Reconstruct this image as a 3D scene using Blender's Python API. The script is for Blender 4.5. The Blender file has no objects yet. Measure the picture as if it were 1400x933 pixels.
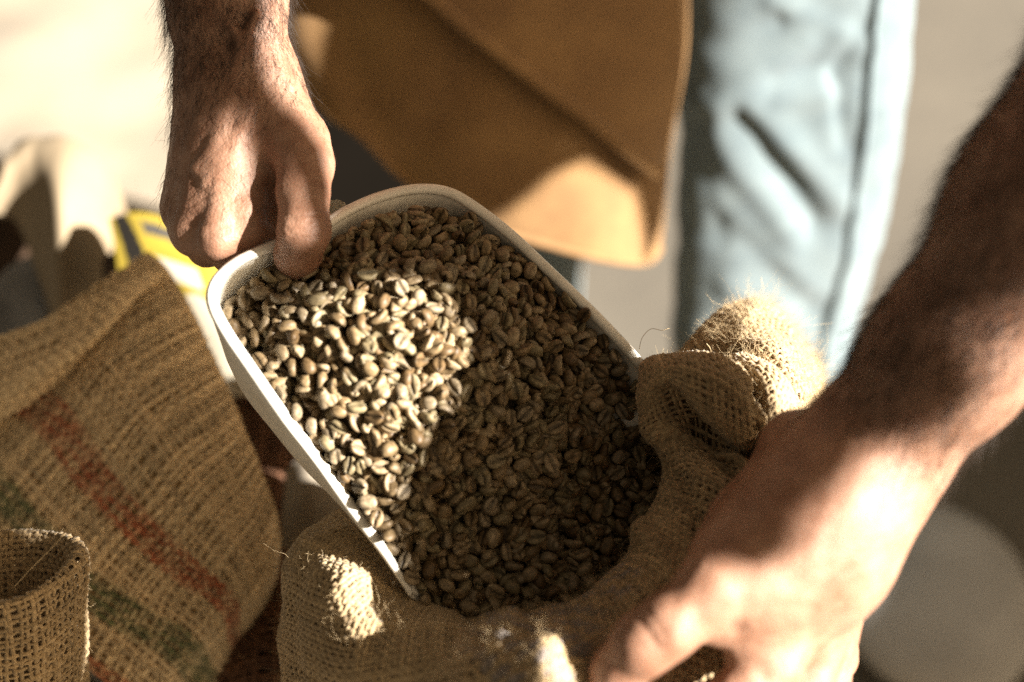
import bpy, math, random
import numpy as np
from mathutils import Vector

random.seed(7); RNG = np.random.RandomState(7)
scene = bpy.context.scene
R = math.radians

# ------------------------------------------------------------------ camera
CAM = np.array([0.0, -0.51, 1.36]); PITCH = R(50); LENS = 55.0; FP = 1400 * LENS / 36.0
FWD = np.array([0, math.cos(PITCH), -math.sin(PITCH)])
UPV = np.array([0, math.sin(PITCH), math.cos(PITCH)])
RGT = np.array([1.0, 0, 0])

def H(px, py, d):
    """point of the place seen at photo pixel (px,py) at distance d along the view axis"""
    return CAM + FWD * d + RGT * ((px - 700) / FP * d) - UPV * ((py - 466.5) / FP * d)

def Z(px, py, z):
    """the same, at world height z"""
    Y = -(py - 466.5) / FP
    return H(px, py, (z - CAM[2]) / (FWD[2] + UPV[2] * Y))

def proj(p):
    q = np.asarray(p) - CAM
    d = q @ FWD
    return 700 + (q @ RGT) / d * FP, 466.5 - (q @ UPV) / d * FP, d

cam_d = bpy.data.cameras.new("camera"); cam = bpy.data.objects.new("camera", cam_d)
scene.collection.objects.link(cam); scene.camera = cam
cam.location = CAM; cam.rotation_euler = (math.pi / 2 - PITCH, 0, 0)
cam_d.lens = LENS; cam_d.sensor_width = 36; cam_d.clip_start = 0.02; cam_d.clip_end = 200
cam_d.dof.use_dof = True; cam_d.dof.focus_distance = 0.775; cam_d.dof.aperture_fstop = 2.9

# ------------------------------------------------------------------ sky and sun
SUN_DIR = np.array([0.80, -0.28, 0.51]); SUN_DIR = SUN_DIR / np.linalg.norm(SUN_DIR)   # towards the sun
world = bpy.data.worlds.new("World"); scene.world = world; world.use_nodes = True
wn = world.node_tree; bg = wn.nodes["Background"]
sky = wn.nodes.new("ShaderNodeTexSky"); sky.sky_type = 'NISHITA'; sky.sun_disc = False
sky.sun_elevation = math.asin(SUN_DIR[2]); sky.sun_rotation = math.atan2(SUN_DIR[0], SUN_DIR[1])
sky.air_density = 1.0; sky.dust_density = 4.0; sky.ozone_density = 1.0
hsv = wn.nodes.new("ShaderNodeHueSaturation"); hsv.inputs["Saturation"].default_value = 0.30
wb = wn.nodes.new("ShaderNodeMix"); wb.data_type = 'RGBA'; wb.blend_type = 'MULTIPLY'; wb.inputs[0].default_value = 1.0
wb.inputs[7].default_value = (.32, .242, .15, 1)
wn.links.new(sky.outputs[0], hsv.inputs["Color"]); wn.links.new(hsv.outputs[0], wb.inputs[6])
wn.links.new(wb.outputs[2], bg.inputs["Color"]); bg.inputs["Strength"].default_value = 0.05
sun_d = bpy.data.lights.new("sun", 'SUN'); sun = bpy.data.objects.new("sun", sun_d); scene.collection.objects.link(sun)
sun_d.energy = 5.0; sun_d.angle = R(0.6); sun_d.color = (1.0, 0.925, 0.82)
sun.rotation_euler = Vector(SUN_DIR).to_track_quat('Z', 'Y').to_euler()
sun.location = (1, -1, 3)
scene.view_settings.view_transform = 'Standard'; scene.view_settings.look = 'None'
scene.view_settings.exposure = 2.45; scene.view_settings.gamma = 1.0
scene.cycles.use_denoising = False; scene.cycles.max_bounces = 6; scene.cycles.caustics_reflective = False; scene.cycles.caustics_refractive = False

# ------------------------------------------------------------------ material helpers
def mat(name, color, rough=0.7, var=None, nscale=200, bump=0.0, bscale=300, bdist=0.0005, sss=0.0, sheen=0.0,
        attr=None, spec=0.5, detail=4.0, coord='Object'):
    m = bpy.data.materials.new(name); m.use_nodes = True; nt = m.node_tree; N = nt.nodes; L = nt.links
    b = N["Principled BSDF"]; b.inputs["Roughness"].default_value = rough
    b.inputs["Specular IOR Level"].default_value = spec
    tc = N.new("ShaderNodeTexCoord")
    base = None
    if var is not None:
        n = N.new("ShaderNodeTexNoise"); n.inputs["Scale"].default_value = nscale; n.inputs["Detail"].default_value = detail
        n.inputs["Roughness"].default_value = 0.65
        L.new(tc.outputs[coord], n.inputs["Vector"])
        r = N.new("ShaderNodeValToRGB"); r.color_ramp.elements[0].position = 0.32; r.color_ramp.elements[1].position = 0.68
        r.color_ramp.elements[0].color = (*var, 1); r.color_ramp.elements[1].color = (*color, 1)
        L.new(n.outputs["Fac"], r.inputs["Fac"]); base = r.outputs["Color"]
    if attr:
        a = N.new("ShaderNodeAttribute"); a.attribute_name = attr
        if base is not None:
            mx = N.new("ShaderNodeMix"); mx.data_type = 'RGBA'; mx.blend_type = 'MULTIPLY'; mx.inputs[0].default_value = 1
            L.new(base, mx.inputs[6]); L.new(a.outputs["Color"], mx.inputs[7]); base = mx.outputs[2]
        else: base = a.outputs["Color"]
    if base is not None: L.new(base, b.inputs["Base Color"])
    else: b.inputs["Base Color"].default_value = (*color, 1)
    if bump:
        n2 = N.new("ShaderNodeTexNoise"); n2.inputs["Scale"].default_value = bscale; n2.inputs["Detail"].default_value = 5
        L.new(tc.outputs[coord], n2.inputs["Vector"])
        bp = N.new("ShaderNodeBump"); bp.inputs["Strength"].default_value = bump; bp.inputs["Distance"].default_value = bdist
        L.new(n2.outputs["Fac"], bp.inputs["Height"]); L.new(bp.outputs[0], b.inputs["Normal"])
    if sss:
        b.inputs["Subsurface Weight"].default_value = sss; b.inputs["Subsurface Radius"].default_value = (1.0, 0.35, 0.18)
        b.inputs["Subsurface Scale"].default_value = 0.006
    if sheen:
        b.inputs["Sheen Weight"].default_value = sheen; b.inputs["Sheen Roughness"].default_value = 0.5
    return m

# ------------------------------------------------------------------ mesh helpers
def mesh_np(name, V, F, smooth=True, attrs=None):
    """V (n,3); F (m,k) with k=3 or 4"""
    V = np.asarray(V, dtype=np.float32); F = np.asarray(F, dtype=np.int32)
    me = bpy.data.meshes.new(name); k = F.shape[1]
    me.vertices.add(len(V)); me.vertices.foreach_set("co", V.ravel())
    me.loops.add(F.size); me.loops.foreach_set("vertex_index", F.ravel())
    me.polygons.add(len(F)); me.polygons.foreach_set("loop_start", np.arange(0, F.size, k, dtype=np.int32))
    me.polygons.foreach_set("loop_total", np.full(len(F), k, dtype=np.int32))
    me.polygons.foreach_set("use_smooth", np.full(len(F), smooth))
    me.update(calc_edges=True)
    for an, arr in (attrs or {}).items():
        ca = me.color_attributes.new(an, 'FLOAT_COLOR', 'POINT')
        A = np.ones((len(V), 4), dtype=np.float32); A[:, :3] = arr; ca.data.foreach_set("color", A.ravel())
    return me

def link(name, me, m=None, parent=None, label=None, cat=None, group=None, kind=None):
    o = bpy.data.objects.new(name, me); scene.collection.objects.link(o)
    if m is not None and not me.materials: me.materials.append(m)
    if parent is not None: o.parent = parent
    for k, v in (("label", label), ("category", cat), ("group", group), ("kind", kind)):
        if v: o[k] = v
    return o

def empty(name, label, cat, group=None):
    o = bpy.data.objects.new(name, None); scene.collection.objects.link(o); o["label"] = label; o["category"] = cat
    o.empty_display_size = 0.05
    if group: o["group"] = group
    return o

class Acc:
    """collects pieces into one mesh"""
    def __init__(s): s.V = []; s.F = []; s.A = []; s.n = 0
    def add(s, V, F, A=None):
        V = np.asarray(V).reshape(-1, 3); F = np.asarray(F)
        if F.shape[1] == 3: F = np.concatenate([F, F[:, 2:3]], 1)
        s.V.append(V); s.F.append(F + s.n); s.n += len(V)
        s.A.append(np.broadcast_to(np.ones(3) if A is None else A, (len(V), 3)))
    def mesh(s, name, smooth=True, attr=None):
        F = np.concatenate(s.F); V = np.concatenate(s.V)
        deg = F[:, 2] == F[:, 3]
        if deg.any(): F = np.concatenate([F[~deg][:, [0, 1, 2]], F[~deg][:, [0, 2, 3]], F[deg][:, :3]])
        return mesh_np(name, V, F, smooth, {attr: np.concatenate(s.A)} if attr else None)

def unit(v): return v / np.maximum(np.linalg.norm(v, axis=-1, keepdims=True), 1e-9)

def grid_faces(a, b, close_a=False, close_b=False):
    ia = np.arange(a if close_a else a - 1); ib = np.arange(b if close_b else b - 1)
    I, J = np.meshgrid(ia, ib, indexing='ij'); I2 = (I + 1) % a; J2 = (J + 1) % b
    return np.stack([I * b + J, I2 * b + J, I2 * b + J2, I * b + J2], -1).reshape(-1, 4)

def tubes(C, Nn, rad, sides=5, flat=1.0, taper=None):
    """C (y,p,3) centre lines, Nn (y,p,3) normals, rad scalar or (y,p); one strip of faces per line"""
    y, p = C.shape[:2]
    T = unit(np.gradient(C, axis=1)); B = unit(np.cross(T, Nn)); N2 = np.cross(B, T)
    rad = np.broadcast_to(rad, (y, p))
    ang = np.arange(sides) * 2 * math.pi / sides
    ca = np.cos(ang)[None, None, :, None]; sa = np.sin(ang)[None, None, :, None]
    r = rad[:, :, None, None]
    V = C[:, :, None] + B[:, :, None] * ca * r + N2[:, :, None] * sa * r * flat
    f = grid_faces(p, sides, close_b=True)
    F = (f[None] + (np.arange(y) * p * sides)[:, None, None]).reshape(-1, 4)
    return V.reshape(-1, 3), F

def catmull(P, t):
    """P (n,...) control values, t in 0..n-1"""
    n = len(P); t = np.clip(t, 0, n - 1 - 1e-6); i = np.floor(t).astype(int); f = t - i
    g = lambda k: P[np.clip(k, 0, n - 1)]
    f = f.reshape(f.shape + (1,) * (P.ndim - 1))
    p0, p1, p2, p3 = g(i - 1), g(i), g(i + 1), g(i + 2)
    return 0.5 * (2 * p1 + (p2 - p0) * f + (2 * p0 - 5 * p1 + 4 * p2 - p3) * f**2 + (3 * p1 - p0 - 3 * p2 + p3) * f**3)

def resample(P, m, oversample=40):
    """even spacing along a smooth line through the points P"""
    P = np.asarray(P, float)
    Q = catmull(P, np.linspace(0, len(P) - 1, (len(P) - 1) * oversample + 1))
    s = np.concatenate([[0], np.cumsum(np.linalg.norm(np.diff(Q, axis=0), axis=1))])
    t = np.linspace(0, s[-1], m)
    return np.stack([np.interp(t, s, Q[:, k]) for k in range(Q.shape[1])], 1)

# cheap smooth noise on points
_NK = RNG.normal(size=(24, 3)); _NP = RNG.uniform(0, 6.28, 24)
def wob(P, scale, octs=2):
    out = 0; a = 1.0
    for o in range(octs):
        k = _NK[o * 10:o * 10 + 10] * scale * 2**o
        out = out + a * np.sin(P @ k.T + _NP[o * 10:o * 10 + 10]).mean(-1) * 2; a *= 0.5
    return out

def loft(stations, nu, nv, bump=0.0, bscale=30):
    """stations: lists of 3D points; returns dense grid (nu,nv,3)"""
    S = np.stack([resample(s, nv) for s in stations])
    # even spacing in u by mean length
    d = np.linalg.norm(np.diff(S, axis=0), axis=2).mean(1); cs = np.concatenate([[0], np.cumsum(d)])
    t = np.interp(np.linspace(0, cs[-1], nu), cs, np.arange(len(S)))
    G = catmull(S, t)
    if bump: G = G + normals(G) * (wob(G, bscale) * bump)[..., None]
    return G

def normals(G):
    return unit(np.cross(np.gradient(G, axis=0), np.gradient(G, axis=1)))

def gsample(G, u, v):
    """bilinear sample of grid G at fractional u,v in 0..1"""
    a, b = G.shape[:2]; x = np.clip(u, 0, 1) * (a - 1); y = np.clip(v, 0, 1) * (b - 1)
    i = np.minimum(x.astype(int), a - 2); j = np.minimum(y.astype(int), b - 2); f = (x - i)[..., None]; g = (y - j)[..., None]
    return (G[i, j] * (1 - f) * (1 - g) + G[i + 1, j] * f * (1 - g) + G[i, j + 1] * (1 - f) * g + G[i + 1, j + 1] * f * g)

def glen(G):
    return (np.linalg.norm(np.diff(G, axis=0), axis=2).sum(0).mean(), np.linalg.norm(np.diff(G, axis=1), axis=2).sum(1).mean())

def weave(acc, G, pitch, r=None, amp=None, tint=None, sides=5, jitter=0.12, side=1.0):
    """real over-and-under yarns laid on the sheet G"""
    Nn = normals(G) * side; lu, lv = glen(G); nu = max(4, int(lu / pitch)); nv = max(4, int(lv / pitch))
    r = r or pitch * 0.40; amp = amp or pitch * 0.22
    for ax in (0, 1):
        ny, npx = (nu, nv) if ax == 0 else (nv, nu)
        m = npx * 2 - 1
        yy = (np.arange(ny) + 0.5)[:, None]; pp = (np.arange(m) * 0.5 + 0.25)[None]
        ph = RNG.uniform(0, 6.28, (ny, 1)); fr = RNG.uniform(0.05, 0.2, (ny, 1))
        off = jitter * (np.sin(pp * fr + ph) + 0.6 * np.sin(pp * fr * 3.1 + ph * 2))
        a = (yy + off) / ny; b = pp / npx + 0 * yy
        u, v = (a, b) if ax == 0 else (b, a)
        P = gsample(G, u, v); N_ = unit(gsample(Nn, u, v))
        s = np.cos(math.pi * (np.arange(m) * 0.5))[None] * (1 - 2 * (np.arange(ny) % 2))[:, None] * (1 if ax == 0 else -1)
        s = np.where(np.arange(m)[None] % 2 == 1, 0, s)
        rr = r * (1 + 0.22 * np.sin(pp * fr * 2.3 + ph * 3) + 0.15 * RNG.normal(size=(ny, 1)) + 0.07 * RNG.normal(size=(ny, m)))
        V, F = tubes(P + N_ * (s * amp)[..., None], N_, np.clip(rr, r * 0.55, r * 1.5), sides, 0.72)
        yt = 1 + 0.14 * RNG.normal(size=(ny, 1)) + 0.06 * np.sin(pp * fr * 1.7 + ph)
        col = np.repeat(np.clip(yt, 0.55, 1.35)[..., None] * np.ones(3), 1, axis=2)
        if tint is not None: col = col * tint(u + 0 * v, v + 0 * u, ax)
        A = np.repeat(col.reshape(ny * m, 3), sides, axis=0)
        acc.add(V, F, A)

def sheet(acc, G, off=0.0, A=None):
    P = G + normals(G) * off; a, b = G.shape[:2]
    acc.add(P.reshape(-1, 3), grid_faces(a, b), A)

def fuzz(G, n, length=0.006, r=0.00006, side=1.0, w=None, seg=5, curl=0.5):
    """short stray fibres standing off a sheet"""
    Nn = normals(G) * side; u = RNG.uniform(0, 1, n); v = RNG.uniform(0, 1, n)
    if w is not None:
        k = RNG.uniform(0, 1, n) < w(u, v); u, v = u[k], v[k]; n = len(u)
    P = gsample(G, u, v); N_ = unit(gsample(Nn, u, v))
    D = unit(N_ * 0.55 + RNG.normal(size=(n, 3)) * 0.6); D2 = RNG.normal(size=(n, 3)); L = length * RNG.lognormal(-0.2, 0.5, n)
    t = np.linspace(0, 1, seg)[None, :, None]
    C = P[:, None] + D[:, None] * t * L[:, None, None] + D2[:, None] * (t**2) * (L * curl)[:, None, None]
    C = C + (0.12 * L)[:, None, None] * np.sin(t * 9 + RNG.uniform(0, 6, (n, 1, 1))) * unit(np.cross(D, D2))[:, None]
    Nr = np.broadcast_to(unit(RNG.normal(size=(n, 1, 3))), C.shape)
    return tubes(C, Nr, np.broadcast_to(r * (1 - 0.6 * t[..., 0]), (n, seg)), 3)

def pixels(P):
    q = P - CAM; dd = q @ FWD; return 700 + (q @ RGT) / dd * FP, 466.5 - (q @ UPV) / dd * FP
def ridge(px, py, x0, y0, x1, y1, w, amp):
    """long crease between two spots"""
    vx, vy = x1 - x0, y1 - y0; L = vx * vx + vy * vy; t = ((px - x0) * vx + (py - y0) * vy) / L; tc = np.clip(t, 0, 1)
    d = np.hypot(px - x0 - tc * vx, py - y0 - tc * vy)
    return amp * np.exp(-(d / w)**2)

# ------------------------------------------------------------------ smooth bodies: blended distance field -> one skin
def ecap(a, b, ra, rb, k=0.008, w=None, flat=1.0):
    return dict(a=np.array(a, float), b=np.array(b, float), ra=ra, rb=rb, k=k, w=None if w is None else unit(np.array(w, float)), flat=flat)

def field(P, prims):
    D = None
    for q in prims:
        ba = q['b'] - q['a']; L2 = max(ba @ ba, 1e-12)
        h = np.clip(((P - q['a']) @ ba) / L2, 0, 1)
        v = P - q['a'] - h[..., None] * ba
        if q['w'] is not None:
            c = v @ q['w']; v = v + (c * (1 / q['flat'] - 1))[..., None] * q['w']
        d = np.sqrt((v * v).sum(-1)) - (q['ra'] + (q['rb'] - q['ra']) * h)
        if q['w'] is not None and q['flat'] < 1: d = d * (0.5 + 0.5 * q['flat'])
        k = q['k']
        if D is None: D = d
        elif q.get('cut'):
            hh = np.clip(0.5 - 0.5 * (D + d) / k, 0, 1); D = D * (1 - hh) + (-d) * hh + k * hh * (1 - hh)
        else:
            hh = np.clip(0.5 + 0.5 * (D - d) / k, 0, 1); D = D * (1 - hh) + d * hh - k * hh * (1 - hh)
    return D

def cut(a, b, ra, rb, k=0.004): q = ecap(a, b, ra, rb, k); q['cut'] = True; return q

def skin_net(prims, vox, pad=0.01, extra=None):
    lo = np.min([np.minimum(q['a'] - q['ra'], q['b'] - q['rb']) for q in prims if not q.get('cut')], axis=0) - pad
    hi = np.max([np.maximum(q['a'] + q['ra'], q['b'] + q['rb']) for q in prims if not q.get('cut')], axis=0) + pad
    n = np.ceil((hi - lo) / vox).astype(int) + 1
    ax = [lo[i] + np.arange(n[i]) * vox for i in range(3)]
    # coarse pass first, then the fine grid only where the skin runs
    K = 5; nc = (n + K - 1) // K
    Pc = np.stack(np.meshgrid(*[lo[i] + (np.arange(nc[i]) + .5) * K * vox - vox * .5 for i in range(3)], indexing='ij'), -1)
    Dc = field(Pc.reshape(-1, 3), prims).reshape(nc)
    D = np.repeat(np.repeat(np.repeat(Dc, K, 0), K, 1), K, 2)[:n[0], :n[1], :n[2]].astype(np.float32)
    blk = np.argwhere(np.abs(Dc) < K * vox * 1.35 + .002)
    o = np.stack(np.meshgrid(*[np.arange(K)] * 3, indexing='ij'), -1).reshape(-1, 3)
    nearcells = (blk[:, None] * K + o[None]).reshape(-1, 3); nearcells = nearcells[(nearcells < n).all(1)]
    for c0 in range(0, len(nearcells), 400000):
        q = nearcells[c0:c0 + 400000]; P = lo + q * vox; d = field(P, prims)
        if extra is not None: d = d + extra(P, d)
        D[q[:, 0], q[:, 1], q[:, 2]] = d
    S = D < 0
    c = np.zeros(tuple(n - 1), dtype=np.int8)
    for dx in (0, 1):
        for dy in (0, 1):
            for dz in (0, 1): c += S[dx:n[0] - 1 + dx, dy:n[1] - 1 + dy, dz:n[2] - 1 + dz]
    act = (c > 0) & (c < 8); idx = -np.ones(act.shape, dtype=np.int64); cells = np.argwhere(act); idx[act] = np.arange(len(cells))
    acc = np.zeros((len(cells), 3)); cnt = np.zeros(len(cells))
    cor = [(x, y, z) for x in (0, 1) for y in (0, 1) for z in (0, 1)]
    for p in cor:
        for q in cor:
            if sum(q) - sum(p) == 1 and all(b >= a for a, b in zip(p, q)):
                A = D[cells[:, 0] + p[0], cells[:, 1] + p[1], cells[:, 2] + p[2]]; B = D[cells[:, 0] + q[0], cells[:, 1] + q[1], cells[:, 2] + q[2]]
                m = (A < 0) != (B < 0); t = np.where(m, A / np.where(m, A - B, 1), 0)[:, None]
                pos = np.array(p) + t * (np.array(q) - np.array(p)); acc += np.where(m[:, None], pos, 0); cnt += m
    V = lo + (cells + acc / cnt[:, None]) * vox
    Fs = []
    for a in range(3):
        b, c2 = (a + 1) % 3, (a + 2) % 3
        sl0 = [slice(None)] * 3; sl1 = [slice(None)] * 3; sl0[a] = slice(0, n[a] - 1); sl1[a] = slice(1, n[a])
        m = S[tuple(sl0)] != S[tuple(sl1)]; E = np.argwhere(m)
        E = E[(E[:, b] > 0) & (E[:, c2] > 0) & (E[:, b] < n[b] - 1) & (E[:, c2] < n[c2] - 1)]
        def cell(db, dc):
            q = E.copy(); q[:, b] -= db; q[:, c2] -= dc; return idx[q[:, 0], q[:, 1], q[:, 2]]
        f = np.stack([cell(1, 1), cell(0, 1), cell(0, 0), cell(1, 0)], 1)
        inside = S[E[:, 0], E[:, 1], E[:, 2]]
        f[~inside] = f[~inside][:, ::-1]; Fs.append(f)
    return V, np.concatenate(Fs)

# ------------------------------------------------------------------ scoop and bean surface, as laid out
# rim of the scoop, from the front left tip round the back to the right tip: (px, py, height, wall depth)
RIM = [(560, 814, .724, .004), (520, 752, .736, .018), (474, 690, .749, .028), (430, 628, .765, .040), (385, 570, .782, .048),
       (340, 505, .796, .054), (306, 455, .805, .058), (287, 415, .811, .060), (293, 384, .815, .061), (325, 356, .817, .062), (375, 334, .817, .063),
       (430, 312, .816, .064), (480, 284, .815, .064), (525, 266, .815, .064), (572, 257, .813, .064), (615, 262, .810, .062), (655, 285, .804, .060),
       (700, 320, .797, .056), (745, 362, .788, .050), (790, 405, .778, .043), (835, 450, .767, .034), (880, 500, .755, .022), (925, 560, .742, .008)]
def scoop_rim():
    return np.array([Z(a, b, c) for a, b, c, _ in RIM]), np.array([w for *_, w in RIM])

# level of the beans: (px, py, height)
BEAN_PTS = [(300, 410, .799), (335, 372, .806), (400, 345, .806), (470, 315, .806), (560, 283, .804), (640, 300, .797), (700, 345, .789), (760, 400, .778),
            (830, 470, .762), (870, 510, .750), (345, 490, .792), (390, 560, .780), (440, 620, .766), (490, 690, .750), (530, 760, .735), (565, 810, .722),
            (480, 420, .814), (580, 380, .814), (400, 440, .809), (460, 520, .802), (560, 500, .803), (660, 440, .800), (560, 610, .775), (650, 560, .785),
            (740, 520, .772), (620, 700, .745), (700, 640, .752), (800, 580, .745), (640, 840, .712), (600, 780, .722), (720, 780, .718), (780, 800, .708), (830, 730, .710), (880, 660, .712),
            (910, 590, .722), (900, 540, .735), (800, 660, .728), (700, 860, .705), (900, 780, .700), (960, 640, .715), (250, 380, .80), (600, 230, .80), (500, 860, .70), (950, 500, .74)]
_BW = np.array([Z(*p) for p in BEAN_PTS])
def _tps(r): return np.where(r > 0, r * r * np.log(np.maximum(r, 1e-9)), 0)
_K = _tps(np.linalg.norm(_BW[:, None, :2] - _BW[None, :, :2], axis=2)) + np.eye(len(_BW)) * 1e-5
_Pm = np.concatenate([np.ones((len(_BW), 1)), _BW[:, :2]], 1)
_S = np.linalg.solve(np.block([[_K, _Pm], [_Pm.T, np.zeros((3, 3))]]), np.concatenate([_BW[:, 2], np.zeros(3)]))
def bean_z(xy):
    xy = np.asarray(xy); r = np.linalg.norm(xy[..., None, :] - _BW[:, :2], axis=-1)
    return _tps(r) @ _S[:-3] + _S[-3] + xy @ _S[-2:]

def bean_mesh(name, L=.0102, W=.0078, T=.0054, seed=0, nu=26, nv=14, bend=0.0, crack=1.0):
    """green coffee bean: domed back, flatter face with a winding centre cleft"""
    rs = np.random.RandomState(seed); ph = rs.uniform(0, 6.28); s_amp = rs.uniform(.03, .10) * rs.choice([-1, 1])
    V = []
    for j in range(nv + 1):
        th = math.pi * j / nv
        for i in range(nu):
            a = 2 * math.pi * i / nu
            x = math.cos(th); y = math.sin(th) * math.cos(a); z = math.sin(th) * math.sin(a)
            V.append((x, y, z))
    V = np.array(V); x, y, z = V.T
    asym = 1 + 0.06 * x * rs.uniform(-1, 1)
    sx = np.sign(x) * np.abs(x)**0.92
    dome = np.where(z < 0, z * 1.0, 0.40 * np.tanh(z / 0.38))                        # back is -z, face is +z
    face = np.clip(z, 0, 1)
    cl = y - s_amp * np.sin(x * 3.0 + ph * .3)
    g = np.exp(-(cl / 0.12)**2) * np.clip(face * 2.2, 0, 1) * np.clip((1 - np.abs(x)) * 5, 0, 1)
    lip = np.exp(-((np.abs(cl) - 0.30) / 0.22)**2) * np.clip(face * 2, 0, 1)
    zz = dome - g * 0.60 * crack + lip * 0.07
    zz = zz + bend * (x * x) * 0.35
    P = np.stack([sx * L / 2, y * asym * W / 2, zz * T * 0.62], 1)
    P = P * (1 + 0.035 * np.sin(x * 4 + ph) * np.sin(y * 3.5 + ph * 2) + 0.02 * np.sin(z * 6 + ph))[:, None]
    P[:, 2] += 0.0002
    F = grid_faces(nv + 1, nu, close_b=True)
    return P, F
BEAN_VARS = [dict(), dict(L=.0108, W=.0074, seed=1, bend=.3), dict(L=.0094, W=.0080, T=.0058, seed=2), dict(L=.0100, W=.0070, seed=3, bend=-.35),
             dict(L=.0112, W=.0080, T=.0050, seed=4, bend=.5), dict(L=.0092, W=.0072, T=.0060, seed=5), dict(L=.0104, W=.0082, T=.0048, seed=6, bend=-.5), dict(L=.0098, W=.0062, T=.0056, seed=7)]

# ------------------------------------------------------------------ materials
M_PLASTIC = mat("white_plastic", (.82, .80, .74), .36, var=(.68, .65, .57), nscale=90, detail=9, bump=.15, bscale=60, bdist=.0006, sss=.0)
M_JUTE = mat("jute", (.46, .345, .20), .85, var=(.27, .19, .10), nscale=420, attr="tint", bump=.5, bscale=1500, bdist=.0003, sheen=.25, spec=.2)
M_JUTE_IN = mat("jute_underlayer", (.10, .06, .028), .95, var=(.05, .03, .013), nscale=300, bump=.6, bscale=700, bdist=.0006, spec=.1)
M_FIBRE = mat("jute_fibre", (.62, .48, .29), .7, var=(.42, .31, .17), nscale=60, spec=.3)
M_BEAN = mat("green_coffee", (.315, .25, .165), .5, var=(.100, .074, .042), nscale=420, attr="tint", bump=.28, bscale=1300, bdist=.00025, spec=.35, detail=6)
M_SKIN = mat("skin", (.325, .185, .125), .52, var=(.20, .095, .056), nscale=70, attr="tint", bump=.8, bscale=750, bdist=.0006, sss=.12, spec=.45, detail=5)
M_HAIR = mat("body_hair", (.020, .011, .006), .5)
M_NAIL = mat("nail", (.62, .40, .30), .28, spec=.5)
M_DENIM = mat("denim", (.145, .188, .202), .95, var=(.095, .130, .148), nscale=34, bump=.4, bscale=900, bdist=.0005, attr="tint", sheen=.2, detail=8)
M_APRON = mat("apron_canvas", (.23, .132, .050), .85, var=(.15, .080, .029), nscale=16, bump=.4, bscale=800, bdist=.0005, sheen=.1)
M_FLOOR = mat("concrete", (.105, .092, .072), .85, var=(.07, .062, .05), nscale=2.3, bump=.5, bscale=60, bdist=.002, detail=8)
M_CREAM = mat("cream_cotton", (.25, .215, .168), .9, var=(.19, .158, .115), nscale=6, bump=.5, bscale=500, bdist=.0006, sheen=.1)
M_YELLOW = mat("yellow_print", (1, 1, 1), .55, attr="tint")
M_TAN = mat("tan_cotton", (.24, .19, .125), .9, var=(.19, .145, .09), nscale=9)
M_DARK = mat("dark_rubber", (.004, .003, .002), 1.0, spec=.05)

# ------------------------------------------------------------------ the setting
a = 14
fl = mesh_np("floor", [(-a, -a, 0), (a, -a, 0), (a, a, 0), (-a, a, 0)], [(0, 1, 2, 3)], False)
link("floor", fl, M_FLOOR, kind="structure", label="grey concrete floor under the sacks")

def ext_sheet(name, G, th, m, parent=None, attr=None, **kw):
    """sheet G with thickness th"""
    Nn = normals(G); a_, b_ = G.shape[:2]; A_ = Acc()
    top = G + Nn * th / 2; bot = G - Nn * th / 2; n = a_ * b_
    f = grid_faces(a_, b_); A_.add(np.concatenate([top.reshape(-1, 3), bot.reshape(-1, 3)]), np.concatenate([f, f[:, ::-1] + n]), attr)
    ring = np.concatenate([np.arange(b_), np.arange(1, a_) * b_ + b_ - 1, (a_ - 1) * b_ + np.arange(b_ - 2, -1, -1), np.arange(a_ - 2, 0, -1) * b_])
    r2 = np.roll(ring, -1); A_.F.append(np.stack([r2, ring, ring + n, r2 + n], 1)); 
    return link(name, A_.mesh(name, True, "tint" if attr is not None else None), m, parent, **kw)

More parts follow.
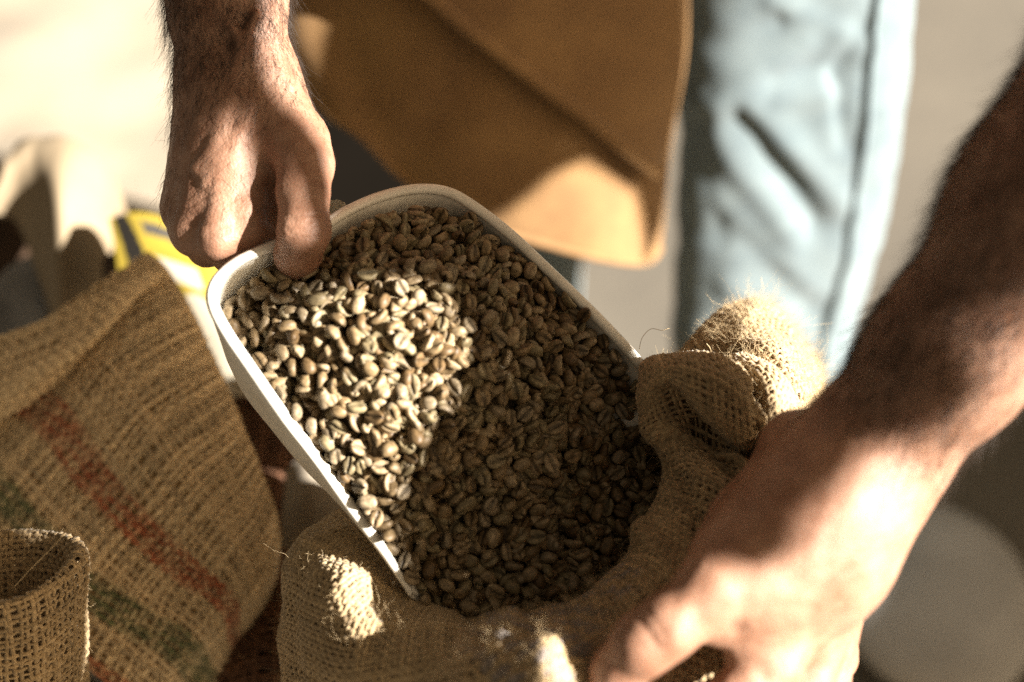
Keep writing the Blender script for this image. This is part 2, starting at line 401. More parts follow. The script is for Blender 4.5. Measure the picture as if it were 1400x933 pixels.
# ------------------------------------------------------------------ plastic scoop
def build_scoop():
    root = empty("scoop", "white plastic scoop heaped with green coffee beans, gripped by the hand over its back rim", "scoop")
    rim, dep = scoop_rim(); n = 150
    R4 = resample(np.column_stack([rim, dep]), n); rim = R4[:, :3]; dep = R4[:, 3]; n_rim = n
    # the low front lip, sunk in the beans between the two tips
    fr = resample([rim[-1], Z(925, 600, .715), Z(880, 690, .695), Z(790, 760, .688), Z(690, 800, .690), Z(620, 820, .700), rim[0]], 46)[1:-1]
    fr[:, 2] = np.minimum(fr[:, 2], bean_z(fr[:, :2]) - np.interp(np.arange(44), [0, 8, 36, 43], [.004, .018, .018, .003]))
    rim_all = np.concatenate([rim, fr]); dep = np.concatenate([dep, np.full(44, .003)]); rim0 = rim; rim = rim_all
    cen = rim.mean(0); cen[2] = 0
    out = rim - cen; out[:, 2] = 0; out = unit(out)
    dn = np.array([-.03, -.02, -1.0]); dn /= np.linalg.norm(dn)
    rows = []
    prof = [(.000, .00), (.0015, -.02), (.0035, .03)]
    # outer wall from the rim down, then in across the bottom
    for k, (o_, s_) in enumerate([(.0000, .0), (.0004, .12), (-.001, .3), (-.003, .6), (-.006, .85), (-.011, .97), (-.020, 1.0)]):
        rows.append(rim + out * o_ + dn * (dep * s_)[:, None])
    base = rows[-1]; c2 = base.mean(0)
    for f in (.8, .55, .3, .06): rows.append(c2 + (base - c2) * f)
    G = np.stack(rows, 0)                     # (rows, n)
    th = .0024
    N_ = unit(np.cross(np.gradient(G, axis=1), np.gradient(G, axis=0)))
    if (N_[2] * out).sum() < 0: N_ = -N_
    A_ = Acc(); a_, b_ = G.shape[:2]
    # closed ring: last rim point joined to the first along the low front lip
    f = grid_faces(a_, b_, close_b=True)
    A_.add(G.reshape(-1, 3), f)
    inn = G - N_ * th; A_.add(inn.reshape(-1, 3), f[:, ::-1])
    i = np.arange(b_); j = (i + 1) % b_; A_.F.append(np.stack([i, j, j + a_ * b_, i + a_ * b_], 1))
    link("bowl", A_.mesh("bowl"), M_PLASTIC, root)
    # rolled lip along the rim
    C = rim0 - N_[0][:n_rim] * th * .5; C = C + np.array([0, 0, .0004])
    V, F = tubes(C[None], np.broadcast_to(np.array([0, 0, 1.0]), C[None].shape), np.interp(np.arange(n_rim), [0, 12, 138, 149], [.0012, .0029, .0029, .001])[None], 10, .8)
    A2 = Acc(); A2.add(V, F)
    wid = np.interp(np.linspace(0, 1, n), [0, .35, .45, .60, .72, 1], [0, 0, .0, .0, 0, 0])
    link("rolled_rim", A2.mesh("rolled_rim"), M_PLASTIC, root)
    # handle under the fist
    hc = resample([H(455, 330, .782), H(400, 322, .792), H(330, 312, .802), H(262, 298, .812), H(235, 290, .816)], 24)
    rr = np.interp(np.linspace(0, 1, 24), [0, .12, .3, .93, .97, 1], [.021, .016, .0135, .0135, .010, .001])
    V, F = tubes(hc[None], np.broadcast_to(UPV, hc[None].shape), rr[None], 20)
    A3 = Acc(); A3.add(V, F); link("handle", A3.mesh("handle"), M_PLASTIC, root)
    return root
scoop = build_scoop()

# ------------------------------------------------------------------ coffee beans
# where each bean came to rest: x, y, z in tenths of a millimetre, turn (w, x, y, z in hundredths), shape number
BEANS = [
-1043,-213,448,46,47,72,18,5,-1037,-339,437,13,51,72,-43,6,-977,-231,469,10,-82,34,43,7,-929,-462,436,55,-39,72,-14,1,-921,-376,486,59,57,-54,8,2,-888,-259,509,58,-72,33,10,3,-898,-199,486,78,37,-13,47,4,
-867,-123,472,57,-79,15,-6,5,-809,-527,479,15,-81,55,3,7,-820,-395,541,49,-82,6,-25,0,-790,-328,545,31,93,1,15,1,-812,-249,517,12,-46,-42,76,2,-796,-172,501,3,1,84,52,3,-769,-101,476,14,97,12,11,4,
-665,-573,460,9,30,38,-86,7,-674,-492,511,10,-79,47,34,0,-668,-394,543,42,-84,26,-15,1,-723,-274,531,32,88,-24,-23,2,-668,-222,521,79,-42,19,-37,3,-589,-638,377,30,-71,-59,-21,1,-576,-551,487,12,24,-49,82,2,
-552,-462,523,35,49,-63,-47,3,-562,-367,545,19,-90,-35,-13,4,-555,-266,548,32,-22,-91,7,5,-589,-188,519,14,96,12,18,6,-584,-80,498,71,48,-49,1,7,-485,-659,313,51,24,15,-80,5,-519,-595,385,35,35,-39,76,6,
-499,-504,481,30,70,52,35,7,-469,-407,505,25,-85,-37,22,0,-459,-336,542,94,-15,20,19,1,-496,-203,543,51,-7,35,-77,2,-521,-122,522,83,-32,-44,2,3,-476,-52,489,5,-61,77,9,4,-420,-715,239,50,-34,-57,-54,3,
-406,-648,337,56,-57,-57,-10,4,-355,-571,425,2,-42,-69,-58,5,-384,-427,476,27,-93,-23,0,6,-379,-345,512,46,-76,-41,10,7,-376,-254,517,18,84,-31,-39,0,-376,-159,515,52,21,40,71,1,-380,-48,476,38,53,43,61,2,
-388,55,449,71,16,-27,-61,3,-312,-770,148,31,-3,-94,-1,2,-300,-718,221,97,9,10,12,3,-288,-584,375,15,-50,78,30,4,-258,-462,426,80,-1,25,-52,5,-302,-369,486,3,-1,59,79,6,-262,-297,466,17,-54,63,-50,7,
-302,-208,484,44,-69,36,43,0,-318,-28,454,30,49,1,81,1,-311,44,421,56,-80,17,-3,2,-236,-847,6,19,-91,34,3,1,-143,-647,209,24,29,-64,-66,2,-215,-528,353,3,-37,92,2,3,-142,-467,334,94,-15,27,2,4,
-187,-353,387,29,8,-94,11,5,-189,-281,403,86,33,31,-17,6,-183,-203,387,8,95,-14,-23,7,-210,-111,399,49,-35,26,-74,0,-26,-1623,-621,49,-85,-5,16,7,-42,-659,82,6,64,-55,-51,0,-47,-496,227,17,-56,-58,-55,2,
-38,-401,271,2,-39,76,-50,3,-91,-304,320,91,7,38,-9,4,-105,-224,340,68,-58,-41,-12,5,-77,-143,318,90,-9,7,39,6,103,-438,93,26,-93,0,21,5,343,-260,-26,54,14,-40,71,3,312,-149,37,21,-67,-69,-10,4,
510,-186,-88,63,-21,-33,65,1,-1310,-306,270,47,-19,-66,54,3,-1362,-235,287,41,-39,-79,20,4,-1186,-478,210,67,67,-4,-26,6,-1282,-131,396,19,22,-33,89,3,-1170,-475,275,97,2,-3,21,5,-1224,-89,411,39,-15,88,-20,1,
-1192,-31,433,61,73,19,-22,2,-1110,-533,257,5,-98,15,-3,5,-1154,-349,417,80,-8,54,23,7,-1111,-232,451,38,22,44,77,0,-1124,-6,440,61,57,-53,-2,2,-1046,-466,402,45,75,-11,-44,7,-1090,-365,447,61,-45,64,4,0,
-992,-297,471,62,71,-28,-9,1,-816,-823,-65,4,74,-17,-64,6,-971,-524,398,25,-3,-20,94,2,-898,-327,530,15,-11,-88,41,4,-947,-202,536,90,7,-7,-40,5,-933,-34,462,49,85,4,11,6,-846,0,451,13,62,75,-8,7,
-829,220,425,12,-91,-30,-23,2,-732,-887,-12,8,30,7,94,4,-746,-578,479,29,-6,-91,-24,7,-770,-471,549,90,21,24,-25,0,-778,-307,614,93,1,29,-19,1,-846,-277,573,45,6,-20,86,2,-851,-198,554,82,42,-4,35,3,
-729,-33,484,78,-10,-46,-38,4,-779,36,461,86,-44,9,-19,5,-807,121,430,35,-31,-86,16,6,-754,263,421,70,25,5,65,0,-676,-758,222,51,78,27,19,6,-677,-639,379,1,40,-88,22,7,-690,-555,535,41,-60,-64,21,0,
-733,-397,578,55,-22,-62,49,1,-643,-315,547,86,-5,-20,45,2,-775,-208,572,19,-27,50,-79,3,-715,-105,554,41,66,-3,61,4,-622,23,491,85,12,20,46,5,-586,-923,-18,45,-86,10,16,6,-581,-869,82,63,-63,40,-12,7,
-640,-782,174,31,-38,38,-77,0,-574,-709,314,8,14,-76,-61,1,-542,-603,461,45,-79,18,34,2,-557,-482,584,92,7,8,-36,3,-601,-401,593,2,26,-94,-17,4,-585,-317,598,17,-96,-13,11,5,-630,-122,541,38,24,-6,88,6,
-594,-52,541,39,69,57,-17,7,-527,21,469,61,-18,-43,-63,0,-480,-1101,-227,40,-17,-1,-89,1,-472,-1045,-162,47,-57,64,14,2,-516,-845,118,84,36,3,-39,4,-528,-746,221,58,-39,50,50,5,-471,-639,390,66,7,16,-72,6,
-502,-553,517,26,7,-71,64,7,-491,-414,568,1,12,-97,18,0,-408,-317,581,81,-44,23,28,1,-465,-265,564,17,-94,4,24,2,-551,-119,579,71,18,10,66,3,-461,20,539,72,35,-23,53,4,-491,82,489,42,44,18,76,5,
-379,-1105,-331,24,78,1,-56,7,-403,-1054,-238,61,8,-71,-31,0,-405,-1024,-144,14,72,-52,-41,1,-376,-915,-25,7,-97,19,-1,2,-389,-771,182,13,-20,-5,96,3,-359,-698,277,34,58,-37,-62,4,-428,-560,443,73,10,61,-24,5,
-405,-496,482,48,32,44,-67,6,-412,-401,549,74,-8,-50,41,7,-308,-267,533,89,31,29,-12,0,-321,-145,531,53,19,51,63,1,-425,-59,542,38,9,-24,87,2,-428,53,483,42,-38,80,-13,3,-356,144,449,76,-57,23,13,4,
-339,207,394,70,-70,2,7,5,-279,-1113,-367,58,-56,-36,43,5,-263,-838,83,3,44,-3,-89,1,-278,-821,165,44,-9,12,-88,2,-302,-657,348,51,-21,68,47,3,-304,-515,443,10,13,95,24,4,-296,-438,497,78,60,2,-14,5,
-218,-327,470,42,12,-78,-42,6,-232,-230,485,67,22,-30,-63,7,-275,-85,457,21,-90,-22,28,0,-321,84,478,8,-1,-92,-36,1,-233,129,435,41,-42,33,72,2,-256,194,414,78,45,13,40,3,-244,-1004,-209,12,38,-83,35,5,
-200,-950,-142,47,-42,-74,-21,6,-177,-912,-52,15,21,21,-93,7,-192,-805,62,59,-71,29,-21,0,-195,-710,209,21,-1,83,49,1,-164,-618,291,0,-19,-97,-8,2,-203,-431,430,49,63,-40,-43,3,-114,-378,364,51,-54,-60,-27,4,
-133,-303,415,83,12,5,53,5,-175,-166,434,9,66,-73,-10,6,-143,-100,371,69,22,39,-55,7,-192,-6,425,81,19,19,-50,0,-166,75,413,72,39,4,-56,1,-186,213,365,61,35,-48,-51,2,-238,308,338,75,-50,30,-28,3,
-120,-1176,-449,12,7,-37,91,1,-123,-1115,-399,23,31,38,-83,2,-45,-856,-146,26,-10,8,95,5,-117,-788,15,56,69,38,-23,6,-104,-725,77,24,39,-46,75,7,-81,-668,154,30,40,-8,-85,0,-94,-547,262,2,-5,-39,91,1,
-27,-463,301,58,-67,39,22,2,-41,-348,322,61,67,15,-38,3,-53,-235,375,24,16,-92,-21,4,-105,-154,387,37,77,-1,51,5,-84,-63,348,78,16,-1,-59,6,-148,32,357,44,35,-55,-59,7,-78,108,310,40,45,47,63,0,
-35,-1367,-566,25,-28,56,72,4,-16,-958,-254,9,22,-3,96,2,71,-729,-83,58,26,6,76,4,26,-694,5,91,15,31,-21,5,18,-579,91,90,-35,14,-19,6,48,-548,126,31,-29,-58,-68,7,2,-439,216,36,-92,-6,-3,0,13,-308,238,28,17,33,87,1,
-23,-245,291,3,-10,72,67,2,-1,-174,310,87,29,-8,37,3,-9,90,273,36,4,-83,-40,5,-17,163,251,11,5,-19,-96,6,52,-1332,-571,13,92,-31,12,1,63,-1260,-539,64,-23,-5,-72,2,76,-1187,-501,14,22,-68,-67,3,
82,-1127,-431,65,-39,-7,64,4,59,-1022,-389,4,5,-5,-99,5,98,-935,-323,8,-83,-50,18,6,112,-800,-183,63,33,12,-68,0,165,-587,-48,16,-60,13,-76,2,168,-524,19,54,-79,-25,5,3,103,-494,121,32,-78,46,25,4,
109,-383,142,2,98,5,9,5,84,-170,201,16,15,68,-69,7,124,51,233,32,-43,74,38,1,82,112,213,71,58,16,-34,2,81,187,203,96,-17,-3,18,3,150,-1122,-489,28,36,41,-78,6,138,-993,-417,17,-18,96,1,0,179,-822,-318,2,32,-78,-52,2,
203,-751,-269,28,1,-78,-54,3,206,-614,-126,42,-86,-25,3,5,228,-355,66,41,44,-21,76,0,215,-274,77,26,-15,3,-94,1,209,-36,166,16,63,35,65,3,182,63,148,27,-13,-11,94,4,177,95,142,21,-85,37,29,5,
271,-1493,-609,25,-41,-83,-25,6,286,-1151,-562,84,51,12,-1,7,322,-794,-364,62,72,27,5,4,315,-630,-282,3,24,-86,-43,6,365,-386,-96,31,21,-76,52,1,328,-321,-11,8,-97,-18,2,2,355,-206,45,14,1,-89,-41,3,
330,-75,95,61,22,4,74,4,262,59,105,33,-12,-88,29,6,395,-883,-502,48,-24,36,-75,2,427,-805,-480,34,-40,-25,-80,3,458,-497,-295,18,-36,16,-89,7,449,-441,-226,28,45,-50,-67,0,439,-352,-131,89,-7,34,-26,1,
419,-266,-54,30,55,-12,76,2,414,-151,-4,16,57,-30,74,3,368,-16,63,11,79,-56,18,4,487,-681,-459,25,62,66,-31,2,514,-377,-229,86,43,22,-7,6,512,-296,-147,7,66,-55,-49,7,463,-103,47,59,59,-6,-53,1,
543,-791,-552,85,8,22,-45,4,585,-579,-465,23,-91,23,23,7,574,-500,-403,42,23,5,-86,0,584,-410,-339,60,29,-66,-32,1,604,-341,-272,69,56,36,25,2,585,-268,-174,29,-19,-62,-69,3,657,-536,-493,46,-78,-38,11,0,
663,-417,-384,36,90,1,-19,1,664,-332,-316,4,-42,37,82,2,691,-295,-306,19,-73,17,-62,3,906,-765,-579,42,20,6,-87,4,722,-516,-509,6,-62,-14,76,6,769,-461,-485,51,19,-35,75,0,-1296,-342,319,28,37,31,82,1,
-1341,-232,350,40,-88,-22,4,2,-1337,-165,371,56,17,-74,-30,3,-1235,-417,267,54,79,-18,-16,4,-1249,-375,308,24,20,-25,90,5,-1252,-179,380,20,-65,64,34,7,-1268,-111,450,33,-87,34,8,0,-1247,-71,427,5,1,67,72,1,
-1062,-624,142,52,-51,52,-43,2,-1149,-509,258,54,-69,46,5,3,-1140,-478,341,14,41,21,86,4,-1123,-400,361,1,31,51,79,5,-1183,-262,399,58,-53,-58,-14,6,-1218,-57,494,25,-28,31,-86,0,-1061,27,439,61,-20,42,63,1,
-1000,-701,69,36,-40,37,75,2,-1003,-620,233,96,3,-8,-24,4,-1043,-536,317,69,16,65,-26,5,-1135,-429,410,6,95,-19,-20,6,-1136,-298,459,59,77,-17,8,7,-1134,-161,467,10,-1,-72,67,0,-1121,-25,456,92,-29,-18,12,1,
-1047,37,437,41,-25,51,-70,2,-994,59,414,49,6,0,86,3,-881,-786,-2,74,46,5,-47,4,-921,-740,131,71,-58,36,-8,5,-1013,-613,300,22,-45,-35,78,6,-1087,-523,373,6,14,97,13,7,-1055,-417,482,98,7,12,0,0,
-1023,-324,511,5,-98,10,-8,1,-1004,-250,536,32,8,79,50,2,-1034,-178,496,8,15,-92,31,3,-994,12,473,39,-35,-14,-83,4,-910,45,453,14,-86,-40,-22,5,-925,105,432,15,-47,-80,-31,6,-898,149,454,17,26,-25,-91,7,
-810,-840,23,79,50,2,31,1,-855,-757,159,16,-85,29,37,2,-865,-710,253,6,50,6,85,3,-928,-633,335,37,-14,-11,-90,4,-885,-526,444,53,50,37,-57,5,-966,-397,523,8,-22,-58,77,6,-924,-274,576,8,-50,-85,-4,7,
-954,-104,493,30,91,-22,8,0,-794,-53,502,26,-38,80,-36,1,-881,19,512,12,43,-68,-56,2,-809,132,504,93,21,-16,-22,3,-834,193,470,66,-71,21,-9,4,-795,256,475,52,-40,39,-63,5,-705,-958,-112,52,-39,74,-5,6,
-698,-947,3,19,48,-53,-65,7,-760,-773,237,37,-82,-38,18,1,-780,-675,361,27,-78,-50,-22,2,-758,-541,562,33,-50,-12,-78,3,-809,-365,613,77,-52,10,-33,4,-725,-252,596,34,49,-74,29,5,-871,-117,533,17,95,-12,-19,6,
-781,-123,552,52,-42,70,23,7,-713,16,517,69,-65,1,28,0,-740,92,460,7,-14,-17,-96,1,-754,173,435,56,-7,-79,-19,2,-694,305,418,61,-73,-8,-27,4,-679,335,441,12,-48,13,85,5,-616,-980,-98,44,-41,-78,13,7,
-652,-986,-45,14,-14,-72,65,0,-631,-911,64,71,-55,42,-9,1,-724,-826,138,64,-69,-31,-5,2,-658,-725,316,24,-33,89,14,3,-684,-631,453,7,-16,79,-57,4,-618,-481,544,43,-50,-54,50,5,-688,-397,621,20,66,-61,-37,6,
-690,-317,585,0,-50,85,5,7,-685,-183,562,20,-17,-94,18,0,-661,-27,557,67,37,-23,59,1,-624,46,540,19,-91,33,-7,2,-617,114,492,90,-41,0,-2,3,-654,216,444,14,9,-96,15,4,-571,366,440,75,-48,2,44,6,
-484,-1182,-354,73,60,-28,-13,7,-531,-1152,-236,29,-23,-55,-73,0,-542,-1062,-181,57,24,21,75,1,-508,-941,-57,27,-72,-54,30,2,-507,-895,18,48,-44,-16,-73,3,-569,-928,107,41,-64,-62,13,4,-591,-777,235,2,-60,31,-73,5,
-525,-685,387,22,-59,-75,-13,6,-567,-574,546,27,8,47,82,7,-537,-425,632,3,-29,81,-49,0,-517,-354,619,3,22,-55,79,1,-553,-219,602,19,-9,-16,-95,2,-617,-164,597,48,37,-21,75,3,-517,-38,544,27,-73,-55,-26,4,
-550,52,510,20,31,88,27,5,-531,156,467,92,7,31,17,6,-546,251,446,60,20,33,69,7,-478,299,445,34,-93,5,-2,0,-484,372,424,32,20,91,1,1,-514,391,438,41,64,49,-40,2,-441,-1297,-433,35,89,5,23,3,-426,-1217,-387,81,-11,-25,50,4,
-403,-1169,-323,50,74,-39,15,5,-490,-1108,-148,36,61,-6,69,7,-401,-891,51,49,-1,-38,78,1,-466,-787,186,2,39,-85,-33,2,-480,-731,297,0,-15,55,-81,3,-457,-627,458,61,15,-29,71,4,-469,-487,548,94,6,31,9,5,
-361,-294,616,20,-19,-16,-94,6,-402,-224,585,68,24,31,60,7,-436,-143,559,11,68,34,62,0,-470,-59,597,1,69,-63,-32,1,-440,138,496,15,-32,-87,-33,2,-406,197,470,39,80,13,-41,3,-468,211,452,77,-15,41,-44,4,
-425,249,403,42,-16,-39,79,5,-404,397,414,9,51,-66,-53,6,-406,423,406,41,32,75,-38,7,-325,-1350,-479,60,28,23,70,1,-307,-1287,-426,88,-34,-1,-29,2,-346,-1223,-409,6,23,-83,-48,3,-323,-1161,-310,77,-14,15,59,4,
-333,-1057,-258,91,-8,-37,-7,5,-327,-1027,-177,12,-37,84,36,6,-336,-854,89,33,48,-73,-33,0,-321,-804,221,45,62,57,24,1,-385,-717,332,9,36,-20,-90,2,-339,-542,497,70,-16,5,-68,3,-369,-451,559,90,31,18,22,4,
-280,-325,536,17,-36,84,33,5,-256,-204,547,53,-48,50,-48,6,-316,-67,523,77,52,-20,-28,7,-366,10,520,18,95,19,9,0,-357,159,517,9,-93,20,25,1,-316,203,468,67,37,14,-61,2,-290,259,424,44,-87,-13,-12,3,
-292,318,388,7,31,93,11,4,-329,442,380,42,-62,-4,-64,5,-262,-1319,-485,42,40,78,19,0,-245,-1241,-458,0,34,-15,-92,1,-253,-1176,-388,74,-39,-24,-47,2,-250,-1086,-302,96,-13,15,17,3,-258,-1077,-185,16,18,85,-45,4,
-243,-1032,-136,16,48,-72,46,5,-268,-919,-12,15,33,13,-91,6,-218,-759,148,94,21,23,-8,7,-247,-670,285,16,20,51,-81,0,-215,-605,369,57,60,18,51,1,-231,-496,476,89,-16,40,-8,2,-161,-361,466,85,14,-18,46,3,
-170,-256,478,6,69,-15,69,4,-233,-147,480,34,5,85,-37,5,-199,-67,460,1,52,-70,-47,6,-132,141,416,0,41,77,46,7,-190,162,495,1,69,-51,-49,0,-197,205,449,19,26,-36,86,1,-199,267,408,57,74,-29,11,2,
-208,-1384,-548,14,50,31,-79,5,-156,-1320,-508,38,-60,66,19,6,-147,-1256,-445,68,15,37,60,7,-152,-1207,-403,3,2,99,3,0,-168,-1152,-367,5,19,78,-58,1,-140,-965,-199,32,25,-66,-61,3,-99,-895,-110,0,0,-98,-17,4,
-116,-855,-4,10,-92,-34,10,5,-132,-770,117,59,25,-29,70,6,-109,-700,200,1,60,-24,-75,7,-126,-548,330,11,17,11,-96,0,-113,-448,376,90,-40,0,7,1,-59,-326,400,23,71,65,1,2,-104,-197,442,12,3,-93,-32,3,
-115,-91,434,50,-84,-3,16,4,-103,-29,396,25,-95,8,-13,5,-83,57,384,28,73,54,29,6,-155,128,354,0,-25,-75,-59,7,-99,233,356,7,-7,-32,93,0,-153,292,333,22,-88,21,32,1,-117,-1392,-538,25,93,24,-2,3,
-75,-1301,-504,1,-76,-63,6,4,-56,-1234,-467,26,91,25,-13,5,-57,-1159,-392,87,38,14,25,6,-74,-1060,-351,2,-24,53,-80,7,-102,-992,-274,33,30,-3,88,0,-27,-911,-197,90,6,23,35,1,-17,-795,-99,5,44,-84,-28,2,
21,-778,-44,91,-11,25,-27,3,28,-672,83,59,-24,-46,60,4,-7,-598,170,64,24,2,72,5,40,-492,234,89,16,-19,34,6,56,-379,238,54,-34,-73,-18,7,38,-305,287,11,82,54,-3,0,38,-214,343,30,-62,71,2,1,-37,-130,364,33,43,-68,-47,2,
7,-72,308,19,-65,-71,13,3,-19,18,282,11,6,-49,85,4,-27,134,319,1,57,69,-43,5,-46,212,297,52,-15,51,-66,6,-69,280,273,64,30,69,5,7,43,-1339,-510,17,53,74,34,0,17,-1256,-484,77,-50,-36,7,1,14,-1186,-444,11,-16,-74,-63,2,
22,-1123,-416,13,-60,-23,74,3,38,-1006,-337,10,1,97,18,4,64,-997,-272,41,-87,13,18,5,63,-922,-250,31,32,16,-87,6,86,-832,-143,9,-88,45,-3,7,120,-656,-58,10,55,74,34,0,82,-649,20,21,25,-16,92,1,
120,-581,58,48,36,6,78,2,97,-530,163,29,-91,24,0,3,153,-334,205,89,-2,-31,30,4,94,-278,214,35,-4,-88,-29,5,55,-211,249,67,30,-5,66,6,74,-105,226,52,-32,26,74,7,68,56,274,85,14,-43,-24,1,80,175,270,5,-16,-59,78,2,
39,203,242,14,29,57,74,3,148,-1225,-506,23,34,59,-68,5,147,-1168,-446,3,-97,-11,-14,6,143,-1081,-409,84,-7,24,-46,7,141,-997,-358,5,12,98,4,0,140,-890,-286,17,5,-95,-22,1,129,-811,-253,50,18,23,-80,2,
172,-755,-200,18,78,-57,-13,3,183,-690,-146,28,-11,-89,-30,4,233,-581,-65,34,-13,-92,-6,5,203,-469,7,2,32,46,-82,6,174,-401,75,46,-65,59,-2,7,157,-314,138,8,-85,37,33,0,176,-196,169,12,34,48,79,1,
211,-138,182,68,44,-28,50,2,188,6,235,23,-5,-12,-95,3,178,90,207,25,12,55,77,4,133,124,213,52,-79,16,26,5,226,-1238,-539,38,-58,-71,2,6,251,-1145,-503,15,-92,-33,5,7,234,-1068,-476,49,-23,-35,75,0,
226,-1006,-431,93,-5,3,33,1,239,-939,-389,56,6,67,-47,2,229,-874,-354,29,23,-89,24,3,267,-771,-319,95,-9,-17,-21,4,271,-707,-273,41,-35,-80,23,5,269,-630,-192,39,9,19,-88,6,267,-549,-123,51,28,-8,79,7,
273,-478,-59,14,-12,9,-97,0,290,-392,-11,40,43,-33,73,1,318,-312,65,54,6,-44,70,2,282,-245,27,68,29,-63,20,3,295,-160,97,72,4,-35,58,4,261,-7,171,69,3,-54,45,5,258,62,171,2,94,-27,-15,6,295,-1208,-574,24,-78,-1,55,7,
340,-1111,-533,5,91,-36,-11,0,314,-1029,-501,64,-2,-1,75,1,325,-947,-467,95,20,13,-13,2,336,-874,-442,95,27,-1,0,3,361,-820,-415,28,34,67,-58,4,366,-727,-370,19,-12,-83,50,5,371,-666,-330,9,45,-54,69,6,
367,-568,-266,5,95,-5,-27,7,393,-511,-228,17,-24,62,72,0,388,-456,-175,19,32,-82,-42,1,411,-339,-50,13,38,83,36,2,381,-271,51,60,-19,70,29,3,398,-139,91,1,-95,-8,-28,4,386,-48,130,4,-27,-91,29,5,
318,-11,134,74,-35,51,23,6,431,-1112,-570,45,-87,-10,8,7,408,-1057,-545,81,-41,19,35,0,384,-984,-520,43,-40,29,-74,1,442,-943,-500,91,-4,34,21,2,455,-864,-467,45,-82,-32,10,3,467,-767,-449,50,-9,-28,-80,4,
473,-725,-386,15,24,-41,-85,5,434,-562,-322,88,-26,-6,36,7,502,-465,-250,62,15,-64,-41,0,537,-398,-181,26,69,-32,-57,1,487,-292,-81,20,69,62,30,2,460,-211,-12,40,-34,-75,39,3,428,-96,62,45,11,-18,86,4,
501,-1038,-581,94,-10,22,20,5,519,-960,-551,63,34,-32,60,6,502,-896,-504,12,-76,7,-62,7,508,-801,-498,8,-80,-57,-7,0,562,-736,-473,80,-31,24,-42,1,556,-644,-437,94,14,12,-26,2,518,-573,-398,3,-16,43,-87,3,
535,-506,-349,2,5,-51,-85,4,577,-424,-263,50,-82,22,5,5,601,-339,-191,47,-5,86,-16,6,572,-232,-112,6,49,-81,27,7,587,-938,-599,77,-30,-3,54,1,563,-850,-521,21,14,-78,-55,2,618,-763,-554,66,-13,67,28,3,
631,-675,-505,51,-2,-12,-84,4,643,-626,-455,3,46,-80,-34,5,660,-485,-381,24,25,-30,88,7,647,-397,-298,39,-83,22,31,0,666,-287,-224,34,71,-33,-50,1,678,-772,-591,82,4,3,55,3,677,-716,-539,64,-68,-30,-11,4,
700,-664,-561,70,47,33,-39,5,715,-583,-478,68,38,-49,36,6,692,-464,-447,9,-24,-65,-70,7,752,-390,-375,24,-14,63,71,0,720,-327,-350,71,-44,-15,-50,1,1031,-671,-429,28,-90,22,19,2,816,-435,-410,31,-84,41,-10,4,
-1307,-245,369,17,61,-69,-31,5,-1318,-162,397,27,89,27,20,6,-1314,-165,450,33,34,18,-85,7,-1203,-420,321,11,-29,42,-84,0,-1259,-386,390,46,27,-83,7,1,-1249,-238,415,23,-87,-40,13,2,-1260,-142,473,70,68,15,-6,3,
-1276,-117,533,39,-42,29,75,4,-1106,-591,225,42,65,-13,-61,5,-1116,-563,311,34,-52,-59,50,6,-1207,-439,386,70,-24,59,-29,7,-1226,-323,402,74,38,-53,-8,0,-1282,-212,477,21,47,-77,36,1,-1179,-86,489,68,24,8,-68,2,
-1177,-33,556,30,-7,40,-85,3,-1132,-17,506,94,13,8,28,4,-978,-719,152,48,66,39,-40,5,-1013,-677,174,14,30,91,-19,6,-1135,-529,393,66,72,17,-3,7,-1186,-482,420,87,33,21,-25,0,-1216,-258,480,30,-48,-76,-30,1,
-1205,-193,478,56,19,-70,37,2,-1160,-142,531,10,-30,77,-53,3,-1103,-88,486,68,8,62,-34,4,-1042,30,513,19,8,62,74,5,-1000,76,469,94,-20,-5,22,6,-935,-728,53,70,4,69,3,7,-925,-697,201,64,-37,49,43,0,
-1073,-594,335,57,-25,-76,-13,1,-1024,-512,440,51,-39,-63,41,2,-1048,-356,553,20,8,-71,-66,3,-1088,-251,515,3,-65,-69,28,4,-1045,-112,501,30,-35,-4,-88,5,-1034,-58,514,10,-25,-84,44,6,-1034,-19,562,52,40,-69,-27,7,
-967,76,496,18,-85,-47,13,0,-897,150,507,72,62,-5,26,1,-776,-874,-43,78,41,45,12,2,-853,-808,83,35,-29,-57,67,3,-852,-786,216,31,-85,24,31,4,-958,-597,382,4,1,89,-43,6,-980,-452,478,71,-6,69,3,7,
-973,-321,583,36,77,-32,-39,0,-931,-151,589,24,31,25,-88,1,-935,-64,543,66,-38,-16,61,2,-842,-34,545,16,65,-7,73,3,-799,42,523,73,17,3,-65,4,-870,100,496,48,-68,-13,-52,5,-803,203,529,14,2,6,98,6,
-677,-1002,-33,61,46,-62,-12,0,-723,-877,59,30,-9,-32,88,1,-784,-796,149,61,55,-1,56,2,-804,-745,289,49,-82,24,-3,3,-823,-616,431,60,10,-74,-24,4,-832,-508,546,83,-6,14,-52,5,-896,-350,599,75,45,16,43,6,
-886,-213,607,14,-20,41,87,7,-880,-89,603,76,-6,62,12,0,-779,-50,570,31,-7,35,-87,1,-676,50,594,77,46,6,42,2,-717,80,520,0,96,-22,8,3,-720,161,496,49,42,-5,75,4,-739,239,488,46,24,0,84,5,-730,304,488,35,-46,28,75,6,
-598,-1047,-67,37,91,10,9,0,-709,-936,86,87,35,-28,-14,2,-754,-870,159,2,-74,-62,-19,3,-719,-743,330,37,-47,-79,-5,4,-647,-600,537,43,-12,-88,-10,5,-726,-467,614,24,45,66,53,6,-808,-233,640,2,41,-51,-74,7,
